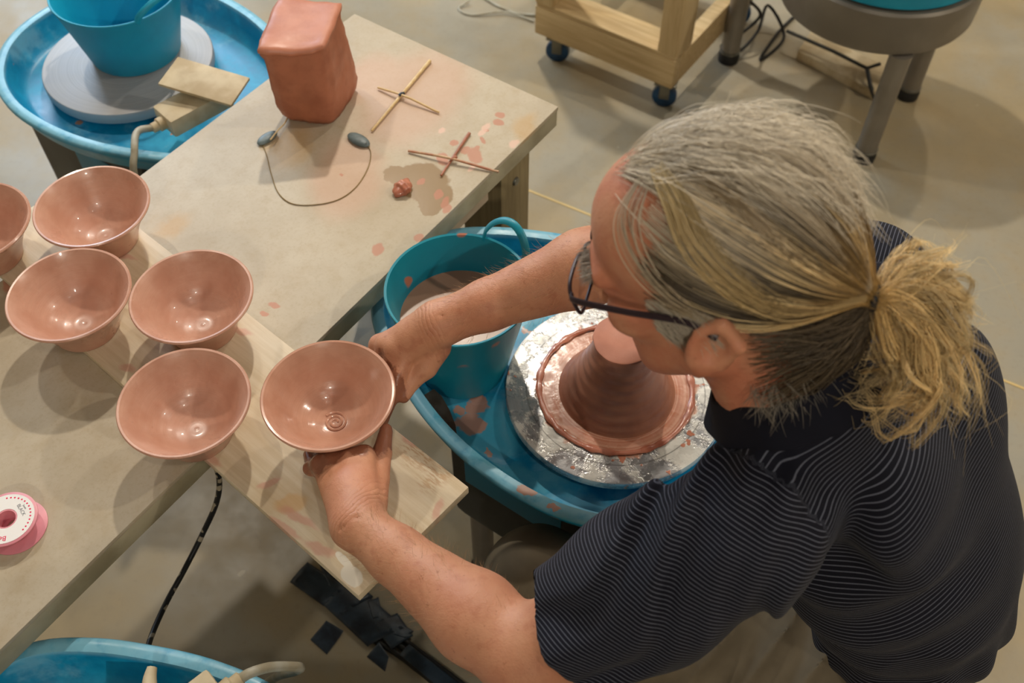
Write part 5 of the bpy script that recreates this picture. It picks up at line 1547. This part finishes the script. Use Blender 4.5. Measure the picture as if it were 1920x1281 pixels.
# fine hair on the forearms
def g_arm(E_, W_, up_):
    ax = unit(W_ - E_); sd = unit(np.cross(ax, up_)); upn = np.cross(sd, ax)
    def g(rg):
        t_ = rg.uniform(-0.05, 0.95); th = rg.uniform(-1.9, 1.9)
        r_ = np.interp(t_, [-.05, 0, .28, .75, 1], [0.043, 0.043, 0.0475, 0.032, 0.0285]) - 0.001
        nrm = upn * cos(th) + sd * sin(th)
        return E_ + (W_ - E_) * t_ + nrm * r_, unit(ax * 0.55 + nrm * 0.35 + sd * rg.normal() * .4), rg.uniform(0.008, 0.018)
    return g
PA, RA, CA = [], [], []
for E_, W_, sd_ in ((EL, WL, 31), (ER, WR, 32)):
    P_, r_, c_ = short(800, sd_, g_arm(E_, W_, np.array([-.2, -.3, 1.0])), lin(196, 150, 106), 0.00010, 5)
    strands_mesh('arm_hair', P_, r_, c_, body, M['hair'])

# --- glasses
M['frame'] = plain('dark_plum_spectacle_frame', rgb(44, 30, 38), 0.35, 0.2)
def make_lens():
    t = NT('clear_lens'); t.set(t.b, 'Transmission Weight', 1.0); t.set(t.b, 'IOR', 1.12)
    return t.fin((0.97, 0.97, 0.97, 1), 0.02)
M['lens'] = make_lens()
gl = link('glasses', mesh('glasses', *tube_arrays(tolocal(pm, spline([hd(0.117, 0.010, 0.012), hd(0.121, 0.0, 0.015), hd(0.117, -0.010, 0.012)], 10)), 0.0016, 8)), M['frame'], pm)
tag(gl, 'dark framed rectangular glasses')
for sgn in (1, -1):
    lp = []
    c_ = (0.1135, sgn * 0.037, 0.004)
    for a_ in np.linspace(0, 2 * pi, 40, endpoint=False):
        ca, sa = cos(a_), sin(a_)
        ex = 0.0275 * np.sign(ca) * abs(ca) ** 0.55; ez = 0.0175 * np.sign(sa) * abs(sa) ** 0.55
        bow = -(abs(sgn * 0.037 + ex) / 0.066) ** 2 * 0.010 + 0.004
        lp.append(hd(c_[0] + bow + ez * 0.10, c_[1] + ex, c_[2] + ez))
    rim_ = tube('rim', lp, 0.0019, M['frame'], gl, 8, True)
    ce = np.mean(lp, 0); nv = np.array(lp)
    lv = np.vstack([nv + HF * 0.0006, nv - HF * 0.0006]); nL = len(lp)
    lf = [tuple(range(nL)), tuple(range(2 * nL - 1, nL - 1, -1))] + [(i, nL + i, nL + (i + 1) % nL, (i + 1) % nL) for i in range(nL)]
    lme = mesh('lens', tolocal(gl, lv), lf)
    bm = bmesh.new(); bm.from_mesh(lme); bmesh.ops.recalc_face_normals(bm, faces=bm.faces); bm.to_mesh(lme); bm.free()
    link('lens', lme, M['lens'], gl, smooth=False)
    tube('temple', spline([hd(0.108, sgn * 0.064, 0.016), hd(0.100, sgn * 0.0715, 0.017), hd(0.05, sgn * 0.079, 0.017), hd(-0.005, sgn * 0.085, 0.018), hd(-0.03, sgn * 0.087, 0.004)], 24), 0.0028, M['frame'], gl, 8, flat=(1.2, 0.7))

# --- stool
so = thing('work_stool', 'green round seated stool under the sitting person', 'stool', (PEL[0] + .03, PEL[1] + .055, 0))
link('seat', lathe_mesh('seat', [(0, 0.392), (0.115, 0.392), (0.127, 0.397), (0.131, 0.406), (0.127, 0.415), (0.115, 0.419), (0, 0.421)], 64), M['stool_green'], so)
link('post', lathe_mesh('post', [(0, 0.06), (0.025, 0.06), (0.025, 0.391), (0, 0.391)], 24), M['grey_metal'], so)
for k in range(4):
    a_ = k * pi / 2 + .4
    lg = tube('leg', spline([(0, 0, 0.10), (0.10 * cos(a_), 0.10 * sin(a_), 0.075), (0.22 * cos(a_), 0.22 * sin(a_), 0.03)], 10), 0.016, M['grey_metal'], so, 8, world=False)
    link('glide', lathe_mesh('glide', [(0, 0), (0.018, 0), (0.02, 0.012), (0.012, 0.03), (0, 0.03)], 16), M['black_rubber'], lg, (0.22 * cos(a_), 0.22 * sin(a_), 0))
